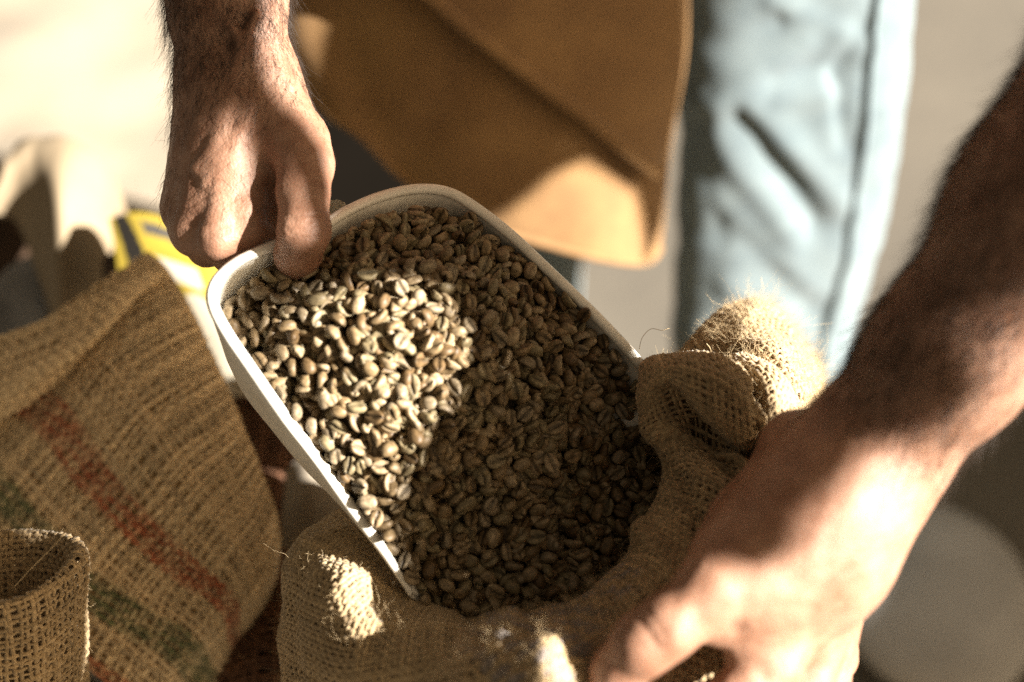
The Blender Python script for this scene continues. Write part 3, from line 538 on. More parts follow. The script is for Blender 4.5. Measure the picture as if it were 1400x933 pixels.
-649,-254,605,49,6,-74,43,0,-753,-74,621,34,-71,-60,-4,1,-714,68,652,68,20,-2,-69,2,-697,118,586,18,-49,47,69,3,-655,141,529,66,-29,-12,67,4,-607,221,494,26,33,-82,35,5,-596,300,490,51,0,83,18,6,
-619,351,468,59,42,66,15,7,-480,-1188,-276,18,-36,-37,-82,0,-586,-1087,-234,95,4,-23,-16,1,-536,-1013,-110,20,-15,-43,86,2,-534,-979,-14,15,-91,-37,-3,3,-587,-971,28,92,-29,3,20,4,-616,-858,138,30,92,19,0,5,
-561,-765,315,70,-60,23,28,6,-616,-672,400,40,-81,37,-16,7,-592,-663,460,0,84,-52,1,0,-612,-383,651,27,87,34,18,1,-565,-175,646,90,35,16,15,2,-697,-158,618,43,-2,-7,-89,3,-636,-79,600,21,-83,-46,-19,4,
-564,-4,582,27,36,-71,-52,5,-570,89,564,89,-16,39,9,6,-584,161,530,6,45,-19,-86,7,-540,310,576,33,48,-3,-80,0,-533,323,501,14,-81,-38,-40,1,-491,392,503,85,-7,-35,35,2,-431,-1255,-374,40,22,52,71,3,
-452,-1223,-338,38,-40,-33,75,4,-461,-1176,-268,44,-33,-78,25,5,-458,-1187,-192,42,61,-66,-6,6,-452,-1015,-83,38,-43,63,-50,7,-450,-955,-12,16,70,-63,-24,0,-447,-925,68,66,59,-39,-21,1,-483,-816,238,91,18,-14,-32,2,
-456,-726,368,12,-85,19,46,3,-422,-541,535,11,-46,41,-76,4,-443,-398,618,10,61,68,-36,5,-516,-283,640,34,-50,18,76,6,-475,-190,604,57,76,-20,-17,7,-548,-94,627,3,-96,7,22,0,-485,23,617,18,11,-68,69,1,
-398,83,547,4,81,-38,-43,2,-511,152,530,74,-3,34,56,3,-518,238,515,20,30,77,51,4,-465,280,514,63,16,-19,72,5,-426,363,496,43,67,57,16,6,-446,435,466,3,-10,24,95,7,-354,-1369,-423,74,-7,9,-65,0,
-367,-1280,-368,62,-5,-40,66,1,-340,-1192,-356,12,50,-83,15,2,-360,-1129,-274,3,7,-99,3,3,-349,-1113,-209,18,19,89,-35,4,-365,-976,-95,25,82,11,-49,5,-315,-918,28,64,-32,-9,67,6,-413,-850,137,56,17,-8,80,7,
-401,-773,256,45,-48,-42,-61,0,-389,-689,399,26,25,92,9,1,-304,-497,542,31,91,23,2,2,-326,-366,584,10,71,69,-1,3,-339,-220,599,86,-36,33,3,4,-372,-154,608,10,17,-74,63,5,-365,-77,572,10,-66,67,29,6,
-399,-1,594,9,55,-9,-82,7,-320,104,553,2,52,-50,-67,0,-347,238,527,46,13,-57,-65,1,-389,262,460,35,11,-87,29,2,-362,334,408,46,-40,61,-49,3,-278,407,429,53,6,41,-72,4,-341,434,460,65,-27,10,69,5,
-254,-1393,-490,4,-25,58,76,6,-216,-1302,-420,94,-1,5,31,7,-246,-1248,-386,3,17,-26,-94,0,-238,-1150,-315,39,-73,20,51,1,-234,-1064,-244,93,-17,-5,-29,2,-310,-1088,-140,62,38,-42,-53,3,-270,-965,-99,91,-20,-22,26,4,
-196,-889,32,2,75,-40,-51,5,-195,-814,134,3,-75,49,42,6,-244,-719,290,47,-70,-35,-38,7,-268,-616,422,48,-8,-33,80,0,-218,-420,512,55,-43,19,68,1,-199,-333,534,12,86,-40,-25,2,-196,-184,523,1,69,-56,-44,3,
-239,-95,533,15,66,-71,-12,4,-261,-13,482,15,-97,2,15,5,-238,59,460,31,-67,31,58,6,-255,166,500,37,54,-15,73,7,-229,308,535,80,51,-24,16,0,-214,312,462,52,-80,-8,-23,1,-224,359,375,53,8,-83,11,2,
-263,421,369,62,41,20,-63,3,-160,-1423,-471,68,47,-49,24,4,-175,-1354,-457,69,18,42,-53,5,-150,-1270,-374,84,49,16,-1,6,-173,-1214,-337,89,12,-38,-17,7,-166,-1111,-302,84,-21,47,5,0,-152,-1064,-224,61,-35,13,-69,1,
-134,-977,-129,79,-23,35,-42,2,-102,-934,-62,45,-9,44,-76,3,-61,-816,46,3,-59,80,-1,4,-141,-766,190,43,-62,-62,-17,5,-136,-613,346,60,12,-11,77,6,-170,-514,394,14,-8,-98,3,7,-120,-426,442,12,-68,55,-45,0,
-94,-281,454,20,91,-34,4,1,-136,-140,491,41,-25,72,47,2,-134,-26,484,42,-68,16,56,3,-91,54,448,90,-2,-25,31,4,-54,130,409,13,-86,14,45,5,-94,171,360,3,-12,-79,-59,6,-118,228,411,30,-74,54,-22,7,
-156,317,413,35,-4,-64,66,0,-133,350,353,14,-87,4,45,1,-201,379,338,26,18,60,72,2,-61,-1379,-490,18,7,-95,-22,3,-99,-1327,-447,37,74,49,24,4,-70,-1233,-387,49,-39,-77,0,5,-73,-1135,-334,6,29,93,19,6,
-75,-1070,-292,21,0,-96,-12,7,-74,-1006,-227,19,-72,61,22,0,-44,-961,-147,12,17,-95,-20,1,-55,-842,-59,17,-78,59,1,2,-36,-743,13,41,-12,89,2,3,-36,-730,90,94,4,-4,30,4,-70,-611,239,15,-20,-90,-33,5,
20,-522,280,32,-54,-65,-40,6,18,-406,301,17,57,31,72,7,10,-292,362,42,-37,-76,29,0,2,-174,408,63,33,-4,-69,1,-7,-63,383,59,75,-27,4,2,-35,-1,350,79,50,10,-31,3,-13,57,367,80,46,-35,7,4,-3,192,339,29,41,-68,53,5,
-23,251,351,14,92,-23,23,6,-79,313,336,29,30,-84,-32,7,168,-1570,-607,62,-4,24,-73,0,1,-1320,-453,1,21,48,-84,1,1,-1256,-414,42,84,16,28,2,5,-1175,-364,69,38,8,-59,3,5,-1084,-350,8,-17,19,-95,4,
-8,-1036,-285,57,61,23,-48,5,47,-955,-205,87,-10,-28,36,6,58,-867,-191,77,62,4,-2,7,119,-813,-87,86,46,12,-8,0,109,-732,-41,42,24,-25,83,1,102,-666,75,25,36,-52,-72,2,89,-604,121,20,18,-19,-93,3,
106,-448,192,84,-25,-9,-46,4,113,-340,256,81,11,16,-53,5,101,-254,283,49,37,-71,31,6,75,-174,313,58,22,-21,74,7,93,-67,267,2,11,56,81,0,70,-20,319,90,31,12,-23,1,185,31,296,58,-14,-35,71,2,60,128,297,63,-74,16,-7,3,
3,231,300,54,-10,-40,72,4,118,-1346,-513,50,-42,7,-75,5,130,-1279,-495,83,-51,17,8,6,103,-1232,-452,48,-74,-28,-36,7,130,-1156,-381,12,77,-54,-27,0,99,-1074,-347,73,-39,-53,16,1,144,-1003,-283,17,82,-26,-46,2,
193,-928,-263,74,44,23,43,3,166,-863,-225,96,3,-11,22,4,155,-761,-131,48,85,6,-17,5,208,-662,-86,25,-92,3,27,6,241,-546,6,80,-19,-12,54,7,191,-493,82,74,-25,8,60,0,207,-366,140,17,-76,53,31,1,
209,-273,187,37,-67,62,10,2,160,-211,233,19,-96,1,-13,3,171,-139,245,91,25,-30,0,4,186,-68,225,44,-83,28,11,5,246,39,257,23,79,-1,-56,6,145,125,273,30,88,27,22,7,204,-1314,-504,30,21,-41,-82,0,
221,-1220,-470,19,-55,-80,3,1,236,-1141,-425,22,-56,35,70,2,224,-1081,-388,14,27,16,-93,3,241,-1015,-365,37,-16,-39,-81,4,188,-940,-326,3,10,-35,-92,5,247,-853,-297,48,79,33,-14,6,241,-803,-263,3,29,-91,26,7,
251,-726,-212,34,-77,-52,-6,0,279,-648,-148,10,-38,90,12,1,307,-549,-76,75,-1,57,-32,2,293,-454,-4,86,-45,11,-15,3,286,-362,91,32,35,3,87,4,252,-269,130,88,-15,17,-38,5,256,-181,128,58,7,77,21,6,
263,-89,155,50,74,-7,42,7,267,-41,225,17,-29,-87,-34,0,212,92,240,80,-44,38,-3,1,403,-1539,-633,52,49,40,55,2,304,-1193,-509,5,25,-96,6,3,309,-1126,-463,81,-30,33,-36,4,309,-1015,-442,11,-88,-33,-27,5,
324,-940,-404,12,-18,22,-94,6,323,-865,-380,23,-3,-3,96,7,343,-850,-321,35,30,-82,30,0,360,-758,-309,10,68,-70,-14,1,330,-676,-245,34,-40,-83,-7,2,360,-593,-203,87,8,-5,46,3,340,-515,-141,0,68,-67,-28,4,
377,-450,-101,21,5,-91,34,5,405,-335,31,32,17,57,-72,6,385,-200,118,30,-6,60,73,7,379,-118,142,27,92,15,21,0,333,-32,165,86,9,-26,41,1,415,-1152,-505,39,13,-56,71,2,370,-1069,-472,17,49,-73,-41,3,
446,-1008,-459,28,-25,86,31,4,417,-933,-434,38,89,-1,18,5,448,-855,-410,7,97,-4,18,6,429,-791,-383,90,25,-29,-17,7,445,-701,-340,28,-44,82,-21,0,450,-631,-306,67,66,33,-2,1,457,-558,-258,16,-55,80,11,2,
466,-504,-189,9,-51,-82,21,3,479,-411,-133,61,3,29,-72,4,456,-286,0,27,48,-45,68,5,452,-182,63,94,30,-12,0,6,457,-85,119,63,-13,-19,73,7,472,-1096,-508,87,21,43,-1,0,472,-1015,-522,22,9,90,34,1,
533,-971,-477,96,-6,-15,-16,2,572,-898,-472,29,-13,-78,-52,3,541,-818,-449,10,-77,59,19,4,556,-714,-409,19,-10,-77,58,5,513,-639,-373,43,20,-8,87,6,513,-572,-321,1,47,-16,86,7,560,-498,-280,33,60,67,-26,0,
608,-422,-193,36,25,-37,-81,1,586,-311,-108,80,10,-17,55,2,568,-188,-58,53,60,58,2,3,480,-146,-11,64,14,-66,34,4,830,-1200,-573,15,28,-90,-26,5,593,-900,-551,54,78,24,14,6,625,-819,-481,6,-27,-56,-77,7,
658,-759,-470,99,-7,-2,5,0,651,-696,-441,82,-53,-3,19,1,609,-598,-394,60,-62,38,-30,2,640,-538,-382,51,-58,54,28,3,657,-460,-304,3,3,-55,-82,4,657,-366,-218,36,86,-18,28,5,637,-253,-143,78,-60,-10,-2,6,
575,-208,-128,64,67,-29,-20,7,652,-833,-558,14,-29,-82,-45,0,703,-769,-523,49,-81,-30,-8,1,740,-702,-463,88,44,6,11,2,724,-634,-434,92,11,-34,6,3,710,-532,-422,6,-35,83,-40,4,754,-456,-394,61,-50,-24,-55,5,
731,-427,-327,98,-2,-11,-8,6,687,-318,-214,80,-6,58,-1,7,968,-816,-518,68,-16,-54,45,0,759,-640,-493,55,63,-2,53,1,792,-510,-453,49,-53,64,22,2,773,-390,-435,58,56,-56,13,3,-1267,-381,359,6,44,27,85,4,
-1328,-271,391,12,41,46,77,5,-1359,-214,437,13,52,-17,-81,6,-1206,-451,322,55,-75,31,12,7,-1286,-382,460,20,86,42,13,0,-1298,-328,377,53,-12,-77,-31,1,-1328,-261,436,22,74,-50,-37,2,-1329,-178,515,73,-55,-27,25,3,
-1055,-631,227,46,-52,-70,-11,4,-1152,-506,337,41,-55,70,-12,5,-1223,-450,402,76,-40,38,-32,6,-1269,-307,449,47,-59,60,-24,7,-1311,-301,483,27,74,5,-59,0,-1267,-198,548,28,67,-56,-37,1,-1219,-106,565,12,74,-13,-63,2,
-1018,-686,227,14,60,17,75,3,-1089,-597,356,46,-77,38,-18,4,-1175,-482,458,43,5,-44,78,5,-1215,-360,474,52,-59,54,-28,6,-1337,-252,527,8,77,5,62,7,-1191,-174,583,15,-98,-6,3,0,-1158,-80,598,13,33,42,82,1,
-1108,-37,598,19,6,-55,80,2,-1082,5,565,4,-33,40,84,3,-912,-760,148,35,-59,-21,-68,4,-915,-744,195,5,-20,-87,-42,5,-1048,-657,304,34,-41,-16,82,6,-1113,-506,437,13,58,-63,48,7,-1131,-366,499,76,-33,-44,31,0,
-1168,-307,509,79,-20,-49,27,1,-1133,-192,538,2,40,-61,-67,2,-1081,-113,566,15,-45,76,-41,3,-1036,-7,632,25,-63,51,-51,4,-1001,64,566,49,17,-45,-72,5,-925,98,544,6,68,68,25,6,-880,-788,60,4,-88,35,27,7,
-857,-794,141,70,7,-68,-17,0,-989,-711,240,55,-41,-42,58,1,-1005,-683,320,33,62,-23,-66,2,-1068,-468,499,19,50,75,36,3,-1087,-234,611,92,-32,0,-15,4,-1053,-289,573,30,-4,-94,-8,5,-1005,-129,560,84,44,28,-4,6,
-947,12,534,17,79,2,56,7,-969,14,626,52,-30,-76,-19,0,-915,85,609,84,-49,-5,21,1,-850,144,558,3,10,96,23,2,-729,-922,-52,17,53,25,-78,3,-782,-894,35,2,22,49,83,4,-820,-841,96,50,64,-49,29,5,-813,-833,176,38,-60,45,52,6,
-930,-722,272,22,63,53,51,7,-941,-525,470,13,-58,-79,6,0,-888,-438,532,50,-1,-84,-18,1,-965,-208,618,75,-33,53,-16,2,-1038,-191,567,87,-45,13,0,3,-964,-54,586,20,-19,89,-34,4,-849,66,575,70,-57,-40,-11,5,
-772,125,561,31,10,-85,-38,6,-837,130,619,7,-88,-44,10,7,-774,193,599,69,-7,-67,-22,0,-734,260,555,15,-13,95,-18,1,-620,-1059,-187,52,-75,38,-4,2,-647,-1014,-124,55,4,71,41,3,-707,-938,36,68,47,-53,7,4,
-784,-879,91,82,-30,40,-25,5,-710,-823,235,18,-90,-1,37,6,-798,-716,369,19,5,75,61,7,-879,-591,436,60,-40,-64,25,0,-827,-435,602,13,-39,-80,42,1,-1010,-423,555,31,-55,44,-62,2,-908,-267,642,3,-15,94,27,3,
-890,-13,614,19,52,81,-11,4,-792,16,584,19,-40,85,-27,5,-788,76,625,5,-20,36,-90,6,-718,173,603,14,-65,12,72,7,-701,234,633,44,-37,27,76,0,-667,244,523,42,75,3,48,1,-657,318,532,8,3,89,-42,2,
-559,-1119,-166,6,-95,6,28,3,-572,-1067,-125,83,42,-14,-32,4,-631,-1050,-15,13,-60,76,19,5,-672,-993,39,32,-94,7,1,6,-639,-842,203,97,-21,-3,-3,7,-635,-805,285,60,11,-55,55,0,-630,-753,376,20,15,93,21,1,
-651,-512,598,1,-61,-77,9,2,-714,-309,651,38,-72,-56,-6,3,-773,-162,639,69,-38,60,-3,4,-842,-150,607,51,-12,-46,-71,5,-694,-39,637,40,26,-87,-1,6,-623,14,615,27,50,-73,-36,7,-613,158,594,59,-67,-36,22,0,
-658,205,578,28,-47,81,16,1,-590,244,557,29,-37,-85,19,2,-597,312,602,83,-16,-46,-24,3,-578,374,515,60,-22,-44,-61,4,-434,-1251,-299,47,2,70,52,5,-469,-1235,-228,31,-2,-93,-14,6,-501,-1177,-173,80,5,-23,53,7,
-502,-1062,-59,29,-22,-46,80,0,-575,-1101,-77,18,76,56,-22,1,-505,-964,85,6,43,-79,-41,2,-548,-825,191,69,-4,22,67,3,-564,-841,252,17,-86,-36,28,4,-547,-744,398,48,-5,-37,78,5,-508,-495,612,16,49,-82,-21,6,
-596,-286,651,10,80,57,8,7,-516,-216,666,41,-34,-78,-30,0,-684,-117,651,4,8,-98,-4,1,-540,129,606,49,-54,67,5,2,-483,86,559,23,15,-68,-67,3,-622,249,639,47,82,-8,-29,4,-521,225,589,50,52,17,66,5,
-453,299,579,91,-39,-2,9,6,-472,350,604,17,-94,17,-18,7,-440,379,557,4,-29,94,9,0,-408,-1358,-381,39,-22,48,74,1,-412,-1303,-325,0,70,-9,-69,2,-383,-1245,-293,47,81,-16,-28,3,-389,-1191,-228,2,-74,-64,-18,4,
-425,-1112,-181,63,-24,73,0,5,-410,-1044,-76,33,-83,-13,40,6,-386,-975,-5,36,-76,41,33,7,-491,-885,162,82,34,-30,32,0,-445,-805,301,7,51,84,3,1,-507,-673,463,43,62,-58,-26,2,-389,-618,447,23,36,45,-77,3,
-389,-375,637,19,78,-6,-57,4,-439,-254,641,27,-46,82,15,5,-466,-143,633,8,-10,92,-33,6,-480,-75,661,40,-50,68,-32,7,-401,-59,639,1,21,-87,-43,0,-432,182,554,82,-43,-30,18,1,-444,232,580,36,28,70,-53,2,
-382,280,530,36,85,31,18,3,-355,356,561,71,43,-40,36,4,-370,343,475,40,-52,64,-38,5,-364,421,528,82,-53,-6,-17,6,-291,-1419,-416,64,45,54,-28,7,-278,-1353,-386,60,43,40,-53,0,-296,-1264,-341,57,19,-35,-71,1,
-306,-1253,-274,27,90,-19,-24,2,-285,-1136,-241,46,56,-51,-43,3,-364,-1087,-130,55,9,79,-21,4,-316,-984,-52,25,73,-24,-57,5,-353,-936,80,8,25,-64,-71,6,-412,-853,196,62,-20,45,-59,7,-294,-747,299,37,-83,8,-40,0,
-334,-650,415,4,-47,-21,85,1,-356,-511,590,22,-8,95,15,2,-256,-390,557,81,-51,-17,-17,3,-303,-182,623,69,-58,16,39,4,-290,-60,588,59,48,0,63,5,-287,12,542,9,95,-15,-21,6,-257,91,527,42,3,-40,-80,7,
-188,252,515,45,15,80,-35,0,-268,253,517,41,40,66,-46,1,-301,361,508,35,45,81,4,2,-308,328,448,8,-55,-77,26,3,-244,387,468,58,10,45,-66,4,-222,-1433,-424,15,58,-31,73,5,-187,-1379,-398,78,60,-11,0,6,
-211,-1314,-364,49,-84,18,-7,7,-224,-1234,-308,31,66,66,6,0,-244,-1209,-251,92,-29,11,17,1,-197,-1141,-235,66,-72,13,-7,2,-192,-1003,-84,70,-3,13,68,3,-209,-965,-25,66,-69,-27,5,4,-131,-870,67,74,14,15,-63,5,
-243,-775,223,9,49,-77,37,6,-169,-703,276,82,-36,-23,36,7,-129,-524,430,21,76,-58,-16,0,5,-312,428,35,-73,-57,6,1,-115,-275,522,34,-34,79,-36,2,-95,-72,508,65,-45,-58,17,3,-207,-33,543,37,48,-70,36,4,
-168,32,484,64,-60,-14,-43,5,-133,104,480,75,31,8,56,6,-131,211,483,13,61,-36,-68,7,-48,187,459,30,29,83,34,0,-121,275,468,4,9,59,-79,1,-208,367,522,54,34,-41,63,2,-193,387,421,51,6,70,48,3,-62,-1436,-439,11,-4,27,95,4,
-120,-1322,-380,25,15,-69,-64,5,-77,-1255,-319,8,24,76,59,6,-114,-1187,-307,31,-7,-92,17,7,-109,-1125,-252,19,-93,-28,0,0,-90,-1048,-186,20,-65,62,36,1,-15,-921,-92,39,72,55,-6,2,-9,-828,-11,13,-52,-82,-11,3,
-78,-812,111,21,-17,18,-94,4,-34,-723,146,10,-87,-46,5,5,-46,-569,295,30,67,-53,-40,6,-61,-500,359,61,-73,-18,-17,7,-30,-398,372,28,47,-11,-82,0,-26,-233,438,44,42,-11,-77,1,-59,-132,454,76,13,61,13,2,
-57,-44,456,41,-22,-61,63,3,-12,3,416,31,-93,-10,-11,4,18,146,396,10,-65,34,66,5,90,147,388,15,71,61,28,6,-16,208,409,32,-9,68,64,7,-31,256,416,1,17,-87,45,0,-84,317,414,58,22,75,18,1,20,-1395,-466,12,23,-13,95,2,
-28,-1360,-417,44,80,-22,32,3,-34,-1304,-366,83,-30,-44,3,4,-1,-1224,-336,47,-83,25,-10,5,9,-1127,-296,13,-21,-32,-90,6,-27,-1090,-241,57,28,17,74,7,0,-1014,-189,84,-16,-43,25,0,43,-897,-137,90,28,-24,19,1,
33,-858,-77,33,73,56,-17,2,46,-757,8,1,28,-94,-14,3,187,-733,-16,83,5,20,-49,4,62,-591,185,85,33,-9,38,5,119,-432,241,11,95,-20,-16,6,74,-376,306,42,86,-4,-25,7,104,-311,327,76,-62,12,-1,0,124,-168,357,43,58,65,21,1,
66,-87,349,77,-6,-53,33,2,72,7,379,22,-75,61,4,3,54,76,344,40,-5,-38,82,4,130,80,335,33,59,31,-65,5,47,197,373,29,42,-39,75,6,90,-1366,-447,73,18,-27,-59,7,80,-1282,-427,12,-1,82,54,0,75,-1224,-385,15,64,64,-37,1,
83,-1156,-332,26,-12,94,10,2,68,-1069,-290,42,-19,87,11,3,113,-1021,-216,1,6,15,-98,4,143,-946,-204,93,-30,-18,3,5,124,-897,-167,70,-58,-30,-22,6,196,-735,-86,3,-20,-92,-30,7,178,-637,-4,1,-54,79,26,0,
208,-577,57,17,10,11,-96,1,175,-446,130,4,17,81,-55,2,190,-413,184,4,20,94,-22,3,227,-328,231,21,66,22,68,4,154,-210,300,9,-24,-93,-24,5,131,-137,287,34,-88,28,-7,6,157,-46,293,81,-14,-12,-54,7,
133,0,335,53,61,-55,-16,0,178,101,335,48,1,-85,16,1,118,165,338,1,70,-70,4,2,156,-1346,-456,57,35,17,71,3,178,-1279,-433,1,57,55,-60,4,197,-1214,-401,19,-18,77,-56,5,167,-1114,-356,39,74,-46,-26,6,
179,-1075,-309,13,-96,-2,19,7,219,-1018,-283,70,8,46,53,0,274,-912,-257,86,-38,20,23,1,241,-810,-196,33,12,-93,-2,2,238,-736,-144,68,42,0,58,3,293,-644,-86,39,-15,6,-90,4,373,-572,-62,35,-36,53,66,5,
259,-425,69,71,-68,-2,-13,6,275,-352,164,7,-64,-75,3,7,282,-243,177,16,-31,-93,-4,0,267,-174,224,46,22,-81,27,1,278,-108,240,7,5,60,78,2,355,-24,248,39,-30,76,40,3,279,30,298,3,44,31,83,4,294,-1271,-484,28,-11,2,-94,5,
290,-1210,-449,15,93,-30,-9,6,294,-1161,-399,47,-59,-54,34,7,338,-1019,-369,11,9,-18,-96,0,293,-975,-339,87,-45,10,7,1,297,-903,-336,23,-31,-89,-19,2,306,-820,-257,39,17,-78,-44,3,317,-754,-232,55,25,68,-38,4,
353,-678,-185,8,-96,11,18,5,363,-604,-140,67,40,33,51,6,367,-509,-79,21,-78,37,44,7,369,-395,-25,18,90,-9,-35,0,418,-399,10,33,16,-87,-31,1,321,-235,112,3,31,71,61,2,334,-175,157,12,12,95,24,3,
339,-113,189,39,88,24,6,4,302,6,223,21,-10,-47,84,5,378,-1214,-488,25,2,-2,-96,7,349,-1077,-414,1,92,24,27,0,390,-1006,-421,46,-76,18,-40,1,378,-941,-360,81,-18,51,17,2,416,-887,-358,38,5,36,84,3,
418,-805,-322,36,-47,71,-34,4,404,-715,-276,1,-89,24,36,5,412,-632,-237,66,-11,-15,71,6,436,-581,-193,27,20,-92,-13,7,413,-518,-146,75,-32,-41,38,0,455,-415,-71,46,-6,32,-81,1,618,-219,-65,71,-48,-35,35,2,
438,-240,78,91,15,-5,-35,3,515,-158,86,66,-31,13,-66,4,380,-1142,-439,2,-91,-36,-11,5,465,-966,-382,27,-77,-52,-20,6,520,-1061,-473,57,-75,30,4,7,509,-937,-422,51,-79,-31,-9,0,536,-856,-391,38,-32,-81,28,1,
543,-772,-366,8,12,-12,97,2,520,-696,-334,3,77,-63,1,3,516,-614,-266,90,24,14,31,4,531,-549,-219,6,38,-91,-3,5,532,-465,-174,49,-40,-75,-16,6,545,-361,-94,48,13,-11,85,7,549,-248,-34,18,-28,-52,-77,0,
537,-191,24,67,-66,-16,26,1,561,-1024,-536,44,55,67,-19,2,602,-959,-521,17,-78,22,55,3,627,-868,-439,30,-17,-92,-8,4,614,-776,-425,12,88,42,11,5,605,-670,-383,13,-36,-42,-81,6,561,-628,-334,1,84,22,-48,7,
581,-558,-317,73,24,61,-12,0,639,-506,-258,72,33,28,-52,1,684,-421,-240,66,-74,-7,0,2,664,-309,-152,6,87,13,-45,3,526,-156,-10,31,18,47,79,4,655,-906,-514,25,-77,-38,42,6,700,-849,-497,33,60,-70,17,7,
710,-741,-414,89,10,0,42,0,698,-673,-378,75,-52,-11,37,1,687,-602,-373,28,82,24,41,2,709,-507,-349,24,22,-92,-14,3,726,-371,-274,80,-46,35,10,4,732,-356,-274,30,52,-71,34,5,794,-648,-407,49,-67,-37,40,6,
792,-576,-436,52,-76,9,36,7,774,-542,-370,77,28,43,36,0,831,-425,-335,28,-13,85,-41,1,768,-389,-333,65,-29,61,31,2,839,-510,-381,60,-48,-61,16,4,
]
_raw = np.array(BEANS, dtype=float).reshape(-1, 8)
def quat_mats(q):
    w, x, y, z = (q / np.linalg.norm(q, axis=1, keepdims=True)).T
    return np.stack([1 - 2 * (y * y + z * z), 2 * (x * y - z * w), 2 * (x * z + y * w), 2 * (x * y + z * w), 1 - 2 * (x * x + z * z), 2 * (y * z - x * w),
                     2 * (x * z - y * w), 2 * (y * z + x * w), 1 - 2 * (x * x + y * y)], 1).reshape(-1, 3, 3)
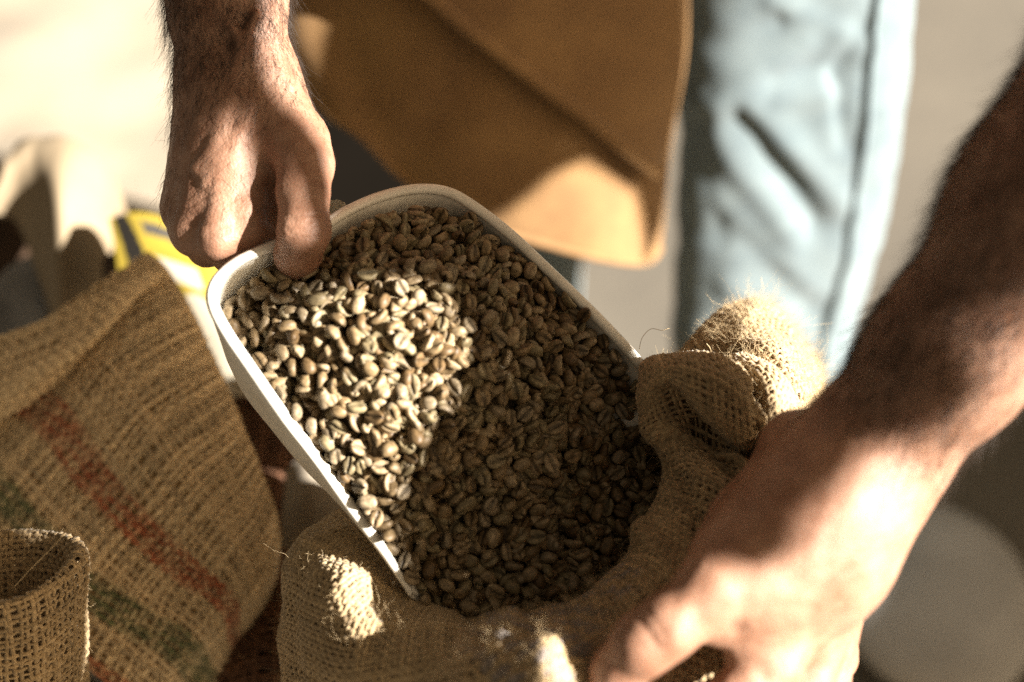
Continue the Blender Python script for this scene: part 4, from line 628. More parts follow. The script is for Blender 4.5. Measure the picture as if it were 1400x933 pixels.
def build_beans():
    pos = _raw[:, :3] * 1e-4 + np.array([0, 0, .75]); Q = quat_mats(_raw[:, 3:7]); var = _raw[:, 7].astype(int)
    # half-buried beans filling the gaps between the upper ones
    r0 = np.random.RandomState(11); n0 = len(pos); off = r0.normal(0, .0042, (n0, 2))
    p2 = pos.copy(); p2[:, :2] += off; p2[:, 2] = bean_z(p2[:, :2]) + (pos[:, 2] - bean_z(pos[:, :2])) - r0.uniform(.0022, .0042, n0)
    rim, _ = scoop_rim(); rr = resample(rim, 300)[:, :2]; k_ = np.array([np.linalg.norm(rr - p[:2], axis=1).min() for p in p2]) > .0075
    k0 = np.array([np.linalg.norm(rr - p[:2], axis=1).min() for p in pos]) > .0075; k_ &= k0
    pos = np.concatenate([pos, p2[k_]]); Q = np.concatenate([Q, quat_mats(r0.normal(size=(k_.sum(), 4)))]); var = np.concatenate([var, r0.randint(0, 8, k_.sum())])
    r0 = np.random.RandomState(23); off = r0.normal(0, .004, (n0, 2)); p3 = pos[:n0].copy(); p3[:, :2] += off
    p3[:, 2] = bean_z(p3[:, :2]) + (pos[:n0, 2] - bean_z(pos[:n0, :2])) - r0.uniform(.003, .005, n0)
    k3 = k0 & (np.array([np.linalg.norm(rr - p[:2], axis=1).min() for p in p3]) > .0075)
    pos = np.concatenate([pos, p3[k3]]); Q = np.concatenate([Q, quat_mats(r0.normal(size=(k3.sum(), 4)))]); var = np.concatenate([var, r0.randint(0, 8, k3.sum())])
    # about half of them lie crease up
    fl_ = ((Q[:, :, 2] @ -FWD) < -.1) & (r0.uniform(size=len(pos)) < .45); Q[fl_, :, 1] *= -1; Q[fl_, :, 2] *= -1
    px = np.array([proj(p) for p in pos])
    # rough picture-size of each bean
    buf = np.full((240, 340), 9.0); own = -np.ones((240, 340), int)
    yy, xx = np.mgrid[0:240, 0:340]
    for i in np.argsort(px[:, 2]):
        cx, cy = px[i, 0] / 3 - 80, px[i, 1] / 3 - 80
        x0, y0 = int(cx) - 5, int(cy) - 5
        if x0 < 0 or y0 < 0 or x0 > 328 or y0 > 228: continue
        s = (slice(y0, y0 + 11), slice(x0, x0 + 11)); m = ((xx[s] - cx)**2 + (yy[s] - cy)**2 < 16) & (buf[s] > px[i, 2])
        b = buf[s]; b[m] = px[i, 2]; o = own[s]; o[m] = i
    cnt = np.bincount(own[own >= 0], minlength=len(pos))
    order = np.argsort(-cnt); single = order[:300]; rest = order[300:]
    tints = np.array([(1, 1, 1), (1.15, 1.10, 1.0), (.85, .86, .76), (1.32, 1.28, 1.2), (.72, .64, .52), (1.0, .90, .74), (.92, .94, .82), (.52, .42, .30)])
    vs = []
    for i, bv in enumerate(BEAN_VARS):
        P, F = bean_mesh("bean", **bv); vs.append((P * .91, F))
    meshes = {}
    def get(v, t):
        if (v, t) not in meshes:
            P, F = vs[v]
            q = P[:, 2] > 0; gl = np.exp(-(P[:, 1] / .0006)**2) * q
            col = tints[t] * (1 - .78 * gl)[:, None]  # cleft darkened: brown silverskin plus crevice shade put into the colour
            me = mesh_np("bean", P, F, True, {"tint": col}); me.materials.append(M_BEAN); meshes[(v, t)] = me
        return meshes[(v, t)]
    rs = np.random.RandomState(3)
    for i in single:
        t = rs.choice(8)
        o = bpy.data.objects.new("coffee_bean", get(var[i], t)); scene.collection.objects.link(o)
        from mathutils import Matrix
        Mx = Matrix.Identity(4)
        for r_ in range(3):
            for c_ in range(3): Mx[r_][c_] = Q[i, r_, c_]
            Mx[r_][3] = pos[i, r_]
        o.matrix_world = Mx; o["category"] = "coffee bean"
        x, y = px[i, 0], px[i, 1]
        # which side of the line from the left front tip of the scoop to its right front tip
        s_ = (x - 560) * (490 - 812) - (y - 812) * (870 - 560)
        f_ = Q[i, :, 2] @ -FWD
        face = "crease up" if f_ > .55 else ("round back up" if f_ < -.55 else "on edge")
        tone = ("tan", "pale tan", "greenish", "very pale", "brownish", "yellowish", "greyish green", "dark brown")[t]
        if s_ <= 0:
            where = ("past the left front tip of the scoop" if x < 620 else "near the front rim of the sack" if y > 760 else
                     "against the crumpled right side of the sack" if x > 840 else "in the shaded middle of the sack mouth" if y > 640 else "in deep shade beyond the scoop")
        elif y < 330: where = "under the back rim of the scoop"
        elif x < 400 and y < 480: where = "in the scoop's back left corner below the thumb"
        elif (x - 430) * (812 - 628) - (y - 628) * (560 - 430) < 3500 and y > 480: where = "along the left wall of the scoop"
        elif x > 700: where = "along the scoop's right wall" if (x - 700) - (y - 345) > -60 else "on the shaded right half of the scoop"
        elif x > 620: where = "on the shaded right half of the scoop" if y > 430 else "in the shade at the upper right of the scoop"
        elif y < 400: where = "in the shade between thumb and back rim"
        elif y < 560: where = "in the upper part of the sunlit patch" if x > 400 else "at the left fringe of the sunlit patch"
        else: where = "in the lower part of the sunlit patch" if y < 680 else "in the shade near the scoop's front edge"
        o["label"] = tone + " bean " + face + " " + where
        o["group"] = "coffee beans " + where
    A_ = Acc(); m0 = pos.mean(0)
    for v in range(8):
        k = rest[var[rest] == v]; P, F = vs[v]
        V = np.einsum('nij,pj->npi', Q[k], P) + pos[k][:, None]
        T = tints[rs.choice(8, size=len(k))]
        q = P[:, 2] > 0; gl = np.exp(-(P[:, 1] / .0006)**2) * q
        C = T[:, None] * (1 - .78 * gl)[None, :, None]  # same darkened cleft, silverskin and crevice shade in the tint
        FF = (F[None] + (np.arange(len(k)) * len(P))[:, None, None]).reshape(-1, 4)
        A_.add(V.reshape(-1, 3), FF, C.reshape(-1, 3))
    link("coffee_beans", A_.mesh("coffee_beans", True, "tint"), M_BEAN, label="mass of smaller showing raw coffee beans filling scoop and sack", cat="coffee beans", kind="stuff")
    # the dark depth of the heap under the top layers
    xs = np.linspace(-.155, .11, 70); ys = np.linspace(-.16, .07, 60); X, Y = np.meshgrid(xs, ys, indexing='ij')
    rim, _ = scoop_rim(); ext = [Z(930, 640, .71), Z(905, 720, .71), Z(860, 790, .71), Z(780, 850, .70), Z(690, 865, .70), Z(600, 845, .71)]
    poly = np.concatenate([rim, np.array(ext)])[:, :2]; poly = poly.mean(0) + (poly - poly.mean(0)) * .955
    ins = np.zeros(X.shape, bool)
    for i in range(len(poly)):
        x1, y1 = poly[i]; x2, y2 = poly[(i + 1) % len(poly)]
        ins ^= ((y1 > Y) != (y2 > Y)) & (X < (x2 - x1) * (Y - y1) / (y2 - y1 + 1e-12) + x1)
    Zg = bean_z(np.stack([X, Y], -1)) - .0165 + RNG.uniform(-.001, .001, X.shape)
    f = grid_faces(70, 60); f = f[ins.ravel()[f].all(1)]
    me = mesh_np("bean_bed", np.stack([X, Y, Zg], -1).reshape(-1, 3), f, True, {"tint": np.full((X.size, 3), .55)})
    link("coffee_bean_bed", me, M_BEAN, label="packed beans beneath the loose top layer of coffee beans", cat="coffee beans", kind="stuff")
build_beans()

# ------------------------------------------------------------------ main sack held open
def hp(*a): return [H(*p) for p in a]
def build_main_sack():
    root = empty("open_sack", "open burlap sack of coffee beans with rolled fuzzy rim, held by the lower hand", "sack")
    st = [
        hp((560, 690, .83), (500, 680, .82), (470, 690, .81), (440, 720, .825), (430, 790, .84), (428, 900, .87), (430, 1040, .90)),
        hp((540, 715, .82), (490, 705, .80), (458, 712, .79), (415, 735, .80), (398, 800, .815), (392, 900, .84), (385, 1040, .87)),
        hp((540, 740, .80), (500, 730, .775), (462, 722, .765), (410, 745, .765), (390, 800, .78), (384, 900, .80), (372, 1040, .83)),
        hp((560, 790, .79), (520, 775, .765), (490, 768, .75), (455, 785, .738), (430, 840, .737), (420, 920, .745), (412, 1050, .77)),
        hp((590, 830, .78), (565, 818, .755), (545, 815, .742), (515, 830, .724), (495, 870, .712), (485, 940, .712), (480, 1060, .735)),
        hp((650, 860, .78), (635, 848, .75), (622, 842, .735), (612, 855, .706), (606, 890, .684), (602, 950, .679), (600, 1060, .70)),
        hp((715, 868, .775), (710, 855, .745), (705, 848, .728), (702, 860, .682), (702, 900, .652), (702, 960, .645), (700, 1060, .665)),
        hp((750, 862, .775), (748, 845, .745), (746, 836, .725), (748, 850, .678), (750, 890, .643), (752, 955, .637), (752, 1060, .655)),
        hp((780, 850, .775), (780, 838, .745), (782, 828, .728), (785, 838, .690), (795, 880, .660), (802, 950, .655), (802, 1060, .665)),
        hp((845, 805, .775), (838, 795, .75), (845, 780, .735), (880, 785, .705), (918, 830, .688), (928, 920, .684), (925, 1060, .70)),
        hp((895, 750, .775), (880, 730, .755), (890, 712, .742), (940, 730, .712), (1000, 780, .690), (1045, 870, .69), (1060, 1040, .71)),
        hp((930, 690, .78), (905, 668, .762), (915, 650, .750), (975, 660, .722), (1040, 710, .705), (1085, 830, .715), (1090, 1040, .75)),
        hp((940, 650, .785), (912, 630, .766), (915, 606, .755), (960, 612, .742), (1035, 640, .725), (1095, 740, .735), (1112, 960, .78)),
        hp((935, 630, .79), (905, 608, .772), (890, 590, .756), (925, 585, .748), (1010, 618, .748), (1090, 690, .752), (1120, 860, .80)),
        hp((920, 600, .79), (890, 580, .775), (873, 555, .755), (905, 535, .735), (985, 560, .728), (1075, 640, .74), (1150, 780, .80)),
        hp((915, 570, .79), (885, 550, .778), (874, 520, .758), (905, 500, .735), (985, 520, .722), (1060, 590, .735), (1110, 720, .80)),
        hp((925, 545, .80), (895, 522, .785), (878, 500, .768), (905, 486, .752), (975, 491, .738), (1040, 545, .745), (1080, 660, .80)),
        hp((950, 540, .81), (920, 515, .80), (895, 497, .785), (920, 487, .775), (975, 492, .765), (1030, 530, .765), (1060, 640, .81)),
    ]
    G = loft(st, 260, 130)
    Nn = normals(G); s = -1.0 if (Nn[130, 70] @ -FWD) < 0 else 1.0
    # soft dents and small irregularities of a heavy cloth
    px, py = pixels(G)
    cr = (ridge(px, py, 910, 540, 1000, 640, 17, -.009) + ridge(px, py, 890, 585, 1000, 680, 17, .006) + ridge(px, py, 930, 660, 990, 780, 12, -.005)
          + ridge(px, py, 1035, 530, 1040, 660, 9, -.005) + ridge(px, py, 940, 510, 1020, 600, 16, .004) + ridge(px, py, 860, 700, 930, 800, 14, .004)
          + ridge(px, py, 640, 855, 560, 940, 18, -.004) + ridge(px, py, 470, 800, 500, 940, 22, .003) + ridge(px, py, 700, 860, 640, 940, 18, .005) + ridge(px, py, 665, 870, 655, 960, 12, -.004))
    G = G + Nn * s * (cr + wob(G, 38, 3) * .0022 + wob(G, 110, 2) * .0007)[..., None]
    A_ = Acc(); weave(A_, G, .0029, side=s, tint=main_tint_for(G), jitter=.16)
    link("woven_rim", A_.mesh("woven_rim", True, "tint"), M_JUTE, root, kind="stuff")
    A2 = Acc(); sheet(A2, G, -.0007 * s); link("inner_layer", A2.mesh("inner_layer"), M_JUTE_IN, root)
    F = Acc(); V, f = fuzz(G, 9000, .0040, .00007, s); F.add(V, f)
    V, f = fuzz(G, 1500, .0075, .00008, s, w=lambda u, v: np.exp(-((u - .48) / .09)**2)); F.add(V, f)
    # back fold standing behind
    st2 = [
        hp((900, 520, .85), (925, 488, .845), (955, 455, .842), (990, 425, .845), (1025, 412, .855), (1060, 425, .875), (1100, 480, .89)),
        hp((910, 530, .84), (935, 500, .832), (968, 475, .825), (1000, 445, .828), (1030, 420, .842), (1066, 430, .862), (1108, 490, .88)),
        hp((950, 540, .84), (965, 520, .830), (985, 492, .812), (1008, 462, .806), (1040, 440, .825), (1080, 450, .845), (1120, 510, .87)),
        hp((985, 560, .83), (1000, 530, .815), (1020, 500, .80), (1045, 475, .79), (1075, 468, .81), (1105, 490, .835), (1128, 550, .86)),
        hp((1010, 610, .82), (1030, 570, .80), (1050, 540, .785), (1075, 515, .78), (1100, 510, .80), (1122, 530, .825), (1135, 590, .86)),
        hp((1040, 680, .82), (1055, 630, .80), (1072, 590, .785), (1092, 565, .78), (1112, 560, .80), (1130, 580, .825), (1140, 650, .86)),
    ]
    G2 = loft(st2, 110, 100); N2 = normals(G2); s2 = -1.0 if (N2[60, 50] @ -FWD) < 0 else 1.0
    G2 = G2 + N2 * (wob(G2, 45, 3) * .002)[..., None]
    A_ = Acc(); weave(A_, G2, .0029, side=s2, tint=plain, jitter=.16); link("standing_fold", A_.mesh("standing_fold", True, "tint"), M_JUTE, root, kind="stuff")
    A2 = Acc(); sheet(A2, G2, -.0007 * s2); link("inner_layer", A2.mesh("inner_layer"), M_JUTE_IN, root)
    V, f = fuzz(G2, 7000, .0050, .00008, s2); F.add(V, f)
    # narrow roll between the two
    st3 = [
        hp((975, 520, .79), (985, 500, .778), (1000, 487, .775), (1018, 485, .785), (1030, 500, .80)),
        hp((1000, 545, .775), (1015, 520, .758), (1035, 500, .752), (1058, 503, .765), (1068, 525, .79)),
        hp((1020, 580, .765), (1035, 548, .746), (1055, 525, .740), (1078, 530, .756), (1088, 555, .785)),
        hp((1025, 640, .755), (1040, 600, .738), (1060, 568, .733), (1082, 570, .75), (1092, 600, .78)),
        hp((1020, 710, .75), (1035, 665, .73), (1055, 630, .725), (1080, 630, .745), (1092, 660, .78)),
    ]
    G3 = loft(st3, 90, 50); N3 = normals(G3); s3 = -1.0 if (N3[45, 25] @ -FWD) < 0 else 1.0
    A_ = Acc(); weave(A_, G3, .0029, side=s3, tint=plain, jitter=.16); link("rolled_edge", A_.mesh("rolled_edge", True, "tint"), M_JUTE, root, kind="stuff")
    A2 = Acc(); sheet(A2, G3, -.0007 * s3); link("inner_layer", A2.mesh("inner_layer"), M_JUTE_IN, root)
    V, f = fuzz(G3, 1300, .0045, .00008, s3); F.add(V, f)
    link("jute_fuzz", F.mesh("jute_fuzz"), M_FIBRE, root, kind="stuff")
    # long loose fibres
    for pts, r in ((hp((874, 478, .775), (878, 462, .772), (890, 450, .77), (905, 452, .77), (915, 449, .772)), .00013),
                   (hp((1038, 425, .83), (1045, 408, .828), (1043, 390, .826), (1040, 380, .826)), .0001),
                   (hp((968, 500, .77), (972, 480, .765), (966, 470, .762)), .00013),
                   (hp((1112, 505, .83), (1125, 512, .828), (1140, 516, .828), (1146, 512, .828)), .0001),
                   (hp((1000, 480, .79), (1012, 462, .785), (1030, 450, .78)), .0001)):
        C = resample(pts, 24); V, f = tubes(C[None], np.broadcast_to(-FWD, C[None].shape), r, 4); Q = Acc(); Q.add(V, f)
        link("loose_fibre", Q.mesh("loose_fibre"), M_FIBRE, root)
    # body of the sack down to the floor
    cx, cy = .035, -.085; th = np.linspace(0, 2 * math.pi, 60)
    rows = []
    for z, rx, ry in ((.665, .115, .085), (.60, .125, .10), (.45, .145, .13), (.25, .15, .14), (.08, .15, .14), (.004, .13, .12)):
        rows.append(np.stack([cx + rx * np.cos(th), cy + ry * np.sin(th), np.full(60, z)], 1))
    GB = catmull(np.stack(rows), np.linspace(0, 5, 40)); GB = GB + normals(GB) * (wob(GB, 18, 2) * .006)[..., None]
    A_ = Acc(); sheet(A_, GB, 0, np.array([.8, .8, .8])); link("sack_body", A_.mesh("sack_body", True, "tint"), M_JUTE, root)
    return root

BLUE = np.array([.45, .58, 1.15])
def plain(u, v, ax): return np.ones(u.shape + (3,))
def main_tint_for(G):
    """faint worn blue print on the front of the rim"""
    px, py = pixels(G); W = np.clip(1 - np.abs(px - 735) / 120, 0, 1) * (py > 800) + np.clip(1 - np.hypot(px - 850, py - 790) / 35, 0, 1)
    W3 = np.stack([W] * 3, -1)
    def tint(u, v, ax):
        u = u + 0 * v; v = v + 0 * u; m = np.clip(gsample(W3, u, v)[..., 0] * 2, 0, 1)
        m = m * (np.sin(u * 170 + v * 40) * np.sin(v * 90 + u * 30) > .1) * .7
        return 1 + (BLUE - 1) * m[..., None]
    return tint
main_sack = build_main_sack()

# ------------------------------------------------------------------ striped sack on the left
RED, GRN = np.array([.60, .25, .19]), np.array([.22, .32, .24])
def plain_tint(u, v, ax): return np.ones(u.shape + (3,)) * (np.array([2.7, 2.9, 3.2]) if ax == 0 else np.array([2.1, 2.2, 2.4]))
def stripe_tint(u, v, ax):
    c = np.ones(u.shape + (3,)) * (np.array([2.7, 2.9, 3.2]) if ax == 0 else np.array([2.1, 2.2, 2.4])); w = .01 * np.sin(u * 9)
    def band(a, b, col, k):
        m = (np.clip((v + w - a) / .012, 0, 1) * np.clip((b - v - w) / .012, 0, 1) * k)[..., None]
        return c * (1 - m) + c * col * m
    n = np.clip((.45 if ax == 0 else .85) + .38 * np.sin(u * 61 + 3 * np.sin(v * 50)) * np.sin(v * 83 + u * 20) + .15 * np.sin(u * 190) * np.sin(v * 240), 0, 1)
    c = band(.46, .575, RED, n); c = band(.705, .83, GRN, n); c = band(.93, 1.01, RED, n * .9)
    return c
def build_striped():
    root = empty("striped_sack", "blurred burlap sack with red and green woven stripes at the left", "sack")
    # across the stripes; each line runs along them from upper left to lower right
    st = [
        hp((205, 345, .99), (232, 372, .975), (268, 440, .96), (325, 555, .94), (370, 660, .93), (388, 735, .94), (384, 800, .96)),
        hp((120, 400, .975), (190, 425, .955), (245, 490, .935), (300, 590, .915), (350, 690, .91), (378, 770, .92), (372, 830, .95)),
        hp((40, 450, .97), (120, 480, .945), (190, 550, .92), (255, 640, .90), (315, 725, .895), (352, 800, .91), (350, 860, .945)),
        hp((0, 500, .965), (70, 540, .94), (135, 620, .91), (200, 697, .89), (265, 765, .885), (322, 820, .90), (332, 880, .945)),
        hp((-60, 560, .965), (20, 610, .935), (85, 680, .905), (150, 740, .885), (215, 800, .88), (290, 855, .895), (315, 910, .945)),
        hp((-110, 610, .965), (-30, 660, .935), (45, 735, .90), (110, 800, .88), (180, 850, .875), (250, 900, .89), (290, 950, .95)),
        hp((-160, 680, .97), (-70, 740, .935), (0, 820, .90), (70, 880, .88), (140, 930, .875), (200, 985, .89), (250, 1040, .95)),
    ]
    G = loft(st, 150, 170); G = np.swapaxes(G, 0, 1)    # u along, v across
    G = np.ascontiguousarray(G); Nn = normals(G); s = -1.0 if (Nn[80, 70] @ -FWD) < 0 else 1.0
    G = G + Nn * (wob(G, 16, 2) * .004 + wob(G, 50, 2) * .001)[..., None]
    A_ = Acc(); weave(A_, G, .0037, r=.00128, side=s, tint=stripe_tint, sides=4, jitter=.28)
    link("striped_cloth", A_.mesh("striped_cloth", True, "tint"), M_JUTE, root, kind="stuff")
    A2 = Acc(); sheet(A2, G, -.0011 * s); link("inner_layer", A2.mesh("inner_layer"), M_JUTE_IN2, root)
    # turned over corner at the top
    st2 = [hp((-130, 470, .95), (-40, 468, .945), (60, 436, .945), (150, 398, .95), (226, 368, .962)),
           hp((-130, 520, .94), (-40, 510, .932), (50, 480, .93), (125, 445, .935), (190, 402, .95)),
           hp((-130, 570, .935), (-50, 560, .926), (35, 520, .92), (100, 485, .925), (150, 445, .94)),
           hp((-130, 620, .94), (-60, 600, .93), (15, 568, .925), (70, 535, .93), (104, 500, .945))]
    G2 = loft(st2, 60, 110); N2 = normals(G2); s2 = -1.0 if (N2[30, 50] @ -FWD) < 0 else 1.0
    G2 = G2 + N2 * (wob(G2, 25, 2) * .002)[..., None]
    A_ = Acc(); weave(A_, G2, .0037, r=.00128, side=s2, sides=4, jitter=.28, tint=plain_tint)
    link("turned_corner", A_.mesh("turned_corner", True, "tint"), M_JUTE, root, kind="stuff")
    A2 = Acc(); sheet(A2, G2, -.0011 * s2); link("inner_layer", A2.mesh("inner_layer"), M_JUTE_IN2, root)
    F = Acc(); V, f = fuzz(G, 1500, .006, .00009, s); F.add(V, f); link("jute_fuzz", F.mesh("jute_fuzz"), M_FIBRE, root, kind="stuff")
M_JUTE_IN2 = mat("jute_dense_layer", (.42, .30, .15), .95, var=(.30, .20, .09), nscale=90, bump=.5, bscale=500, bdist=.0006, spec=.1)
build_striped()

# ------------------------------------------------------------------ small rolled sack, lower left corner
def build_corner():
    root = empty("rolled_top_sack", "small open-weave jute sack with rolled round mouth in the lower left corner", "sack")
    c0 = H(-12, 768, .775)
    up = unit(UPV * .93 - FWD * .36 + RGT * .04); e1 = unit(RGT - up * (RGT @ up)); e2 = np.cross(up, e1)
    rx, ry = .0375, .036
    th = np.linspace(-math.pi, math.pi, 200)
    prof = [(-.009, -.055, .0), (-.006, -.03, 0), (-.003, -.012, 0), (0, -.002, 0), (.003, .0, 0), (.0052, -.006, 0), (.0045, -.02, 0), (.003, -.045, 0), (.001, -.085, 0), (-.002, -.14, 0)]
    st = []
    for t in th:
        o = e1 * math.cos(t) + e2 * math.sin(t)
        k = 1 + .05 * math.sin(2 * t + .6) + .02 * math.sin(5 * t)
        st.append([c0 + e1 * math.cos(t) * (rx * k + a_) + e2 * math.sin(t) * (ry * k + a_) + up * (z_ + .003 * math.sin(t * 2 + 1)) for a_, z_, _ in prof])
    G = loft(st[::4], 200, 130); Nn = normals(G); s = 1.0
    if (Nn[100, 100] @ (G[100, 100] - c0)) < 0: s = -1.0
    G = G + Nn * (wob(G, 40, 2) * .0012)[..., None]
    A_ = Acc(); weave(A_, G, .0030, r=.00108, amp=.0007, side=s, sides=5, jitter=.22)
    link("woven_mouth", A_.mesh("woven_mouth", True, "tint"), M_JUTE, root, kind="stuff")
    F = Acc(); V, f = fuzz(G, 1500, .004, .00006, s); F.add(V, f)
    V, f = fuzz(G, 500, .004, .00006, -s); F.add(V, f)
    link("jute_fuzz", F.mesh("jute_fuzz"), M_FIBRE, root, kind="stuff")
    C = resample(hp((20, 802, .745), (45, 775, .742), (75, 745, .74), (92, 722, .738), (95, 712, .738), (92, 706, .738)), 30)
    V, f = tubes(C[None], np.broadcast_to(-FWD, C[None].shape), .00016, 5); Q = Acc(); Q.add(V, f); link("loose_fibre", Q.mesh("loose_fibre"), M_FIBRE, root)
build_corner()

# ------------------------------------------------------------------ the person
person = empty("person", "person in light jeans and tan apron, gripping the scoop and holding the sack open", "person")
def elbow_side(): pass
def right_hand():
    def H(px, py, d): return globals()['H'](px, py, d - .036)
    wr = H(315, 95, .803)
    P = [ecap(H(300, -900, .79), H(302, -300, .795), .041, .034, .01), ecap(H(302, -300, .795), H(310, 0, .80),   .034, .0262, .01, w=FWD, flat=.8),
         ecap(H(310, 0, .80), wr, .0275, .0262, .012, w=FWD, flat=.78)]
    # metacarpals and back of the hand
    P += [ecap(H(322, 100, .803), H(338, 305, .797), .016, .0130, .012), ecap(H(318, 100, .802), H(300, 318, .793), .016, .0128, .010),
          ecap(H(305, 105, .805), H(268, 312, .800), .016, .0122, .010), ecap(H(288, 110, .809), H(254, 282, .812), .015, .0112, .010),
          ecap(H(318, 130, .815), H(300, 280, .820), .020, .022, .012), ecap(H(350, 120, .806), H(372, 190, .812), .018, .014, .014)]
    # fingers: proximal, middle, end
    def fing(pts, rs, k=.004):
        return [ecap(pts[i], pts[i + 1], rs[i], rs[i + 1], k) for i in range(len(pts) - 1)]
    P += fing([H(340, 308, .796), H(352, 328, .815), H(376, 330, .850), H(382, 285, .862), H(372, 258, .850)], [.0128, .0115, .0102, .0092, .0082])
    P += fing([H(300, 320, .792), H(318, 342, .815), H(340, 345, .862), H(345, 292, .876), H(335, 262, .862)], [.0126, .0115, .0102, .0092, .0082], .0035)
    P += fing([H(268, 315, .800), H(284, 335, .825), H(305, 338, .866), H(308, 290, .880), H(300, 262, .866)], [.0118, .0108, .0096, .0088, .0078], .0035)
    P += fing([H(254, 284, .812), H(258, 312, .835), H(270, 318, .866), H(272, 280, .878), H(268, 258, .868)], [.0108, .0098, .0088, .0080, .0070], .0035)
    # knuckle heads
    for p, r in ((H(337, 312, .790), .0112), (H(299, 326, .786), .0112), (H(266, 320, .794), .0105), (H(250, 290, .806), .0098)): P.append(ecap(p, p + FWD * .001, r, r, .005))
    # tendons and bones showing
    P += [ecap(H(318, 120, .790), H(333, 280, .786), .0034, .0042, .010), ecap(H(308, 120, .790), H(300, 290, .783), .003, .004, .010), ecap(H(298, 120, .793), H(270, 285, .791), .003, .0035, .010)]
    # fold of the web, index side
    P += [ecap(H(352, 170, .800), H(362, 262, .800), .011, .010, .010), ecap(H(362, 262, .800), H(372, 290, .800), .0085, .006, .005)]
    P.append(cut(H(377, 215, .786), H(380, 300, .790), .0014, .0038, .005))
    P.append(cut(H(362, 300, .783), H(386, 293, .785), .0010, .0022, .003))
    for a_, b_ in (((332, 60), (318, 130)), ((318, 130), (296, 195)), ((296, 195), (282, 250)), ((345, 140), (322, 200)), ((322, 200), (316, 262)), ((318, 130), (345, 140)), ((296, 195), (268, 230)), ((350, 20), (332, 60)), ((300, 10), (332, 60))):
        P.append(ecap(H(*a_, .7835 if a_[1] > 100 else .7790), H(*b_, .7830 if b_[1] > 100 else .7790), .0019, .0019, .004))
    # thumb
    P += [ecap(H(352, 105, .803), H(408, 195, .792), .018, .0145, .012), ecap(H(408, 195, .792), H(417, 225, .786), .0145, .0136, .005),
          ecap(H(417, 225, .786), H(414, 262, .779), .0134, .0120, .004), ecap(H(414, 262, .779), H(416, 318, .773), .0118, .0120, .004),
          ecap(H(416, 316, .773), H(407, 348, .782), .0120, .0108, .004), ecap(H(407, 348, .782), H(402, 366, .792), .0106, .0085, .004)]
    return P
def left_hand():

    el = H(1650, -40, .60); wr = H(1192, 622, .668)
    P = [ecap(H(1900, -900, .56), el, .050, .044, .02), ecap(el, H(1440, 285, .625), .044, .0375, .02), ecap(H(1440, 285, .625), H(1300, 485, .65), .0370, .0320, .02, w=FWD, flat=.85),
         ecap(H(1300, 485, .65), wr, .0320, .0285, .015, w=FWD, flat=.82)]
    # heel, back of the hand and thumb side
    P += [ecap(wr, H(1100, 745, .660), .0300, .0290, .014, w=FWD, flat=.8), ecap(H(1150, 600, .685), H(1088, 606, .700), .0150, .0140, .010),
          ecap(H(1090, 625, .695), H(1020, 715, .692), .0160, .0150, .012), ecap(H(1020, 715, .692), H(985, 775, .690), .0150, .0130, .010),
          ecap(H(1120, 700, .660), H(1010, 790, .652), .0240, .0185, .014), ecap(H(1110, 780, .672), H(1085, 850, .672), .0250, .0180, .012)]
    P += [ecap(H(1140, 690, .666), H(1035, 770, .662), .0285, .0245, .020), ecap(H(1120, 760, .668), H(1040, 800, .662), .027, .022, .018)]
    # thumb
    P += [ecap(H(1010, 790, .650), H(975, 808, .644), .0180, .0150, .008), ecap(H(975, 808, .644), H(912, 858, .640), .0150, .0130, .005),
          ecap(H(912, 858, .640), H(880, 880, .642), .0135, .0130, .004), ecap(H(880, 880, .642), H(847, 917, .650), .0132, .0112, .004), ecap(H(847, 917, .650), H(834, 934, .656), .0112, .0095, .004)]
    for q in (-8, 0, 8): P.append(cut(H(886 + q, 838 - q * .6, .627), H(915 + q, 880 - q * .6, .624), .0006, .0006, .0015))
    # index finger closing from below
    P += [ecap(H(1090, 820, .664), H(1052, 905, .657), .0170, .0140, .006), ecap(H(1052, 905, .657), H(1000, 965, .650), .0135, .0118, .004), ecap(H(1000, 965, .650), H(930, 1000, .652), .0112, .0095, .004)]
    P += [ecap(H(1050, 800, .654), H(985, 850, .652), .0190, .0110, .008), ecap(H(1080, 800, .660), H(1030, 880, .656), .018, .012, .006)]
    P += [ecap(H(1120, 850, .685), H(1100, 930, .680), .0160, .0130, .006), ecap(H(1100, 930, .680), H(1030, 995, .668), .0125, .0105, .004), ecap(H(1030, 995, .668), H(960, 1030, .668), .0105, .009, .004)]
    P += [ecap(H(1135, 840, .705), H(1125, 930, .705), .0150, .0120, .006), ecap(H(1125, 930, .705), H(1060, 1010, .70), .0115, .0095, .004)]
    P += [ecap(H(1140, 820, .725), H(1140, 900, .73), .0130, .0105, .006), ecap(H(1140, 900, .73), H(1090, 970, .73), .0105, .0085, .004)]
    P.append(cut(H(1008, 868, .632), H(1046, 930, .640), .0040, .0016, .004))
    P.append(cut(H(1045, 852, .6445), H(1068, 842, .647), .0006, .0012, .003))
    # wrist creases and tendon

    return P

def surf_noise(P, d):
    px, py = pixels(P); near = (P - CAM) @ FWD < .755; w = 0
    for k, y in enumerate((296, 304, 311, 318, 325)):
        w = w + ridge(px, py, 393 + k % 2 * 4, y + 2, 436 - k % 2 * 5, y - 2, 2.6, .0007)
    for x, y in ((336, 300), (334, 308), (297, 312), (296, 320), (268, 308)):
        w = w + ridge(px, py, x - 13, y + 2, x + 13, y - 2, 2.6, .0005)
    w = w + ridge(px, py, 352, 288, 374, 284, 3, .0009) + ridge(px, py, 366, 250, 373, 300, 4, .0008)
    w = w + ridge(px, py, 872, 842, 900, 884, 4, .0008) * 1.0 + ridge(px, py, 886, 836, 914, 878, 4, .0006)
    return np.where(near | (px > 800), w, 0) + wob(P, 300, 2) * .00025 + wob(P, 90, 2) * .00015

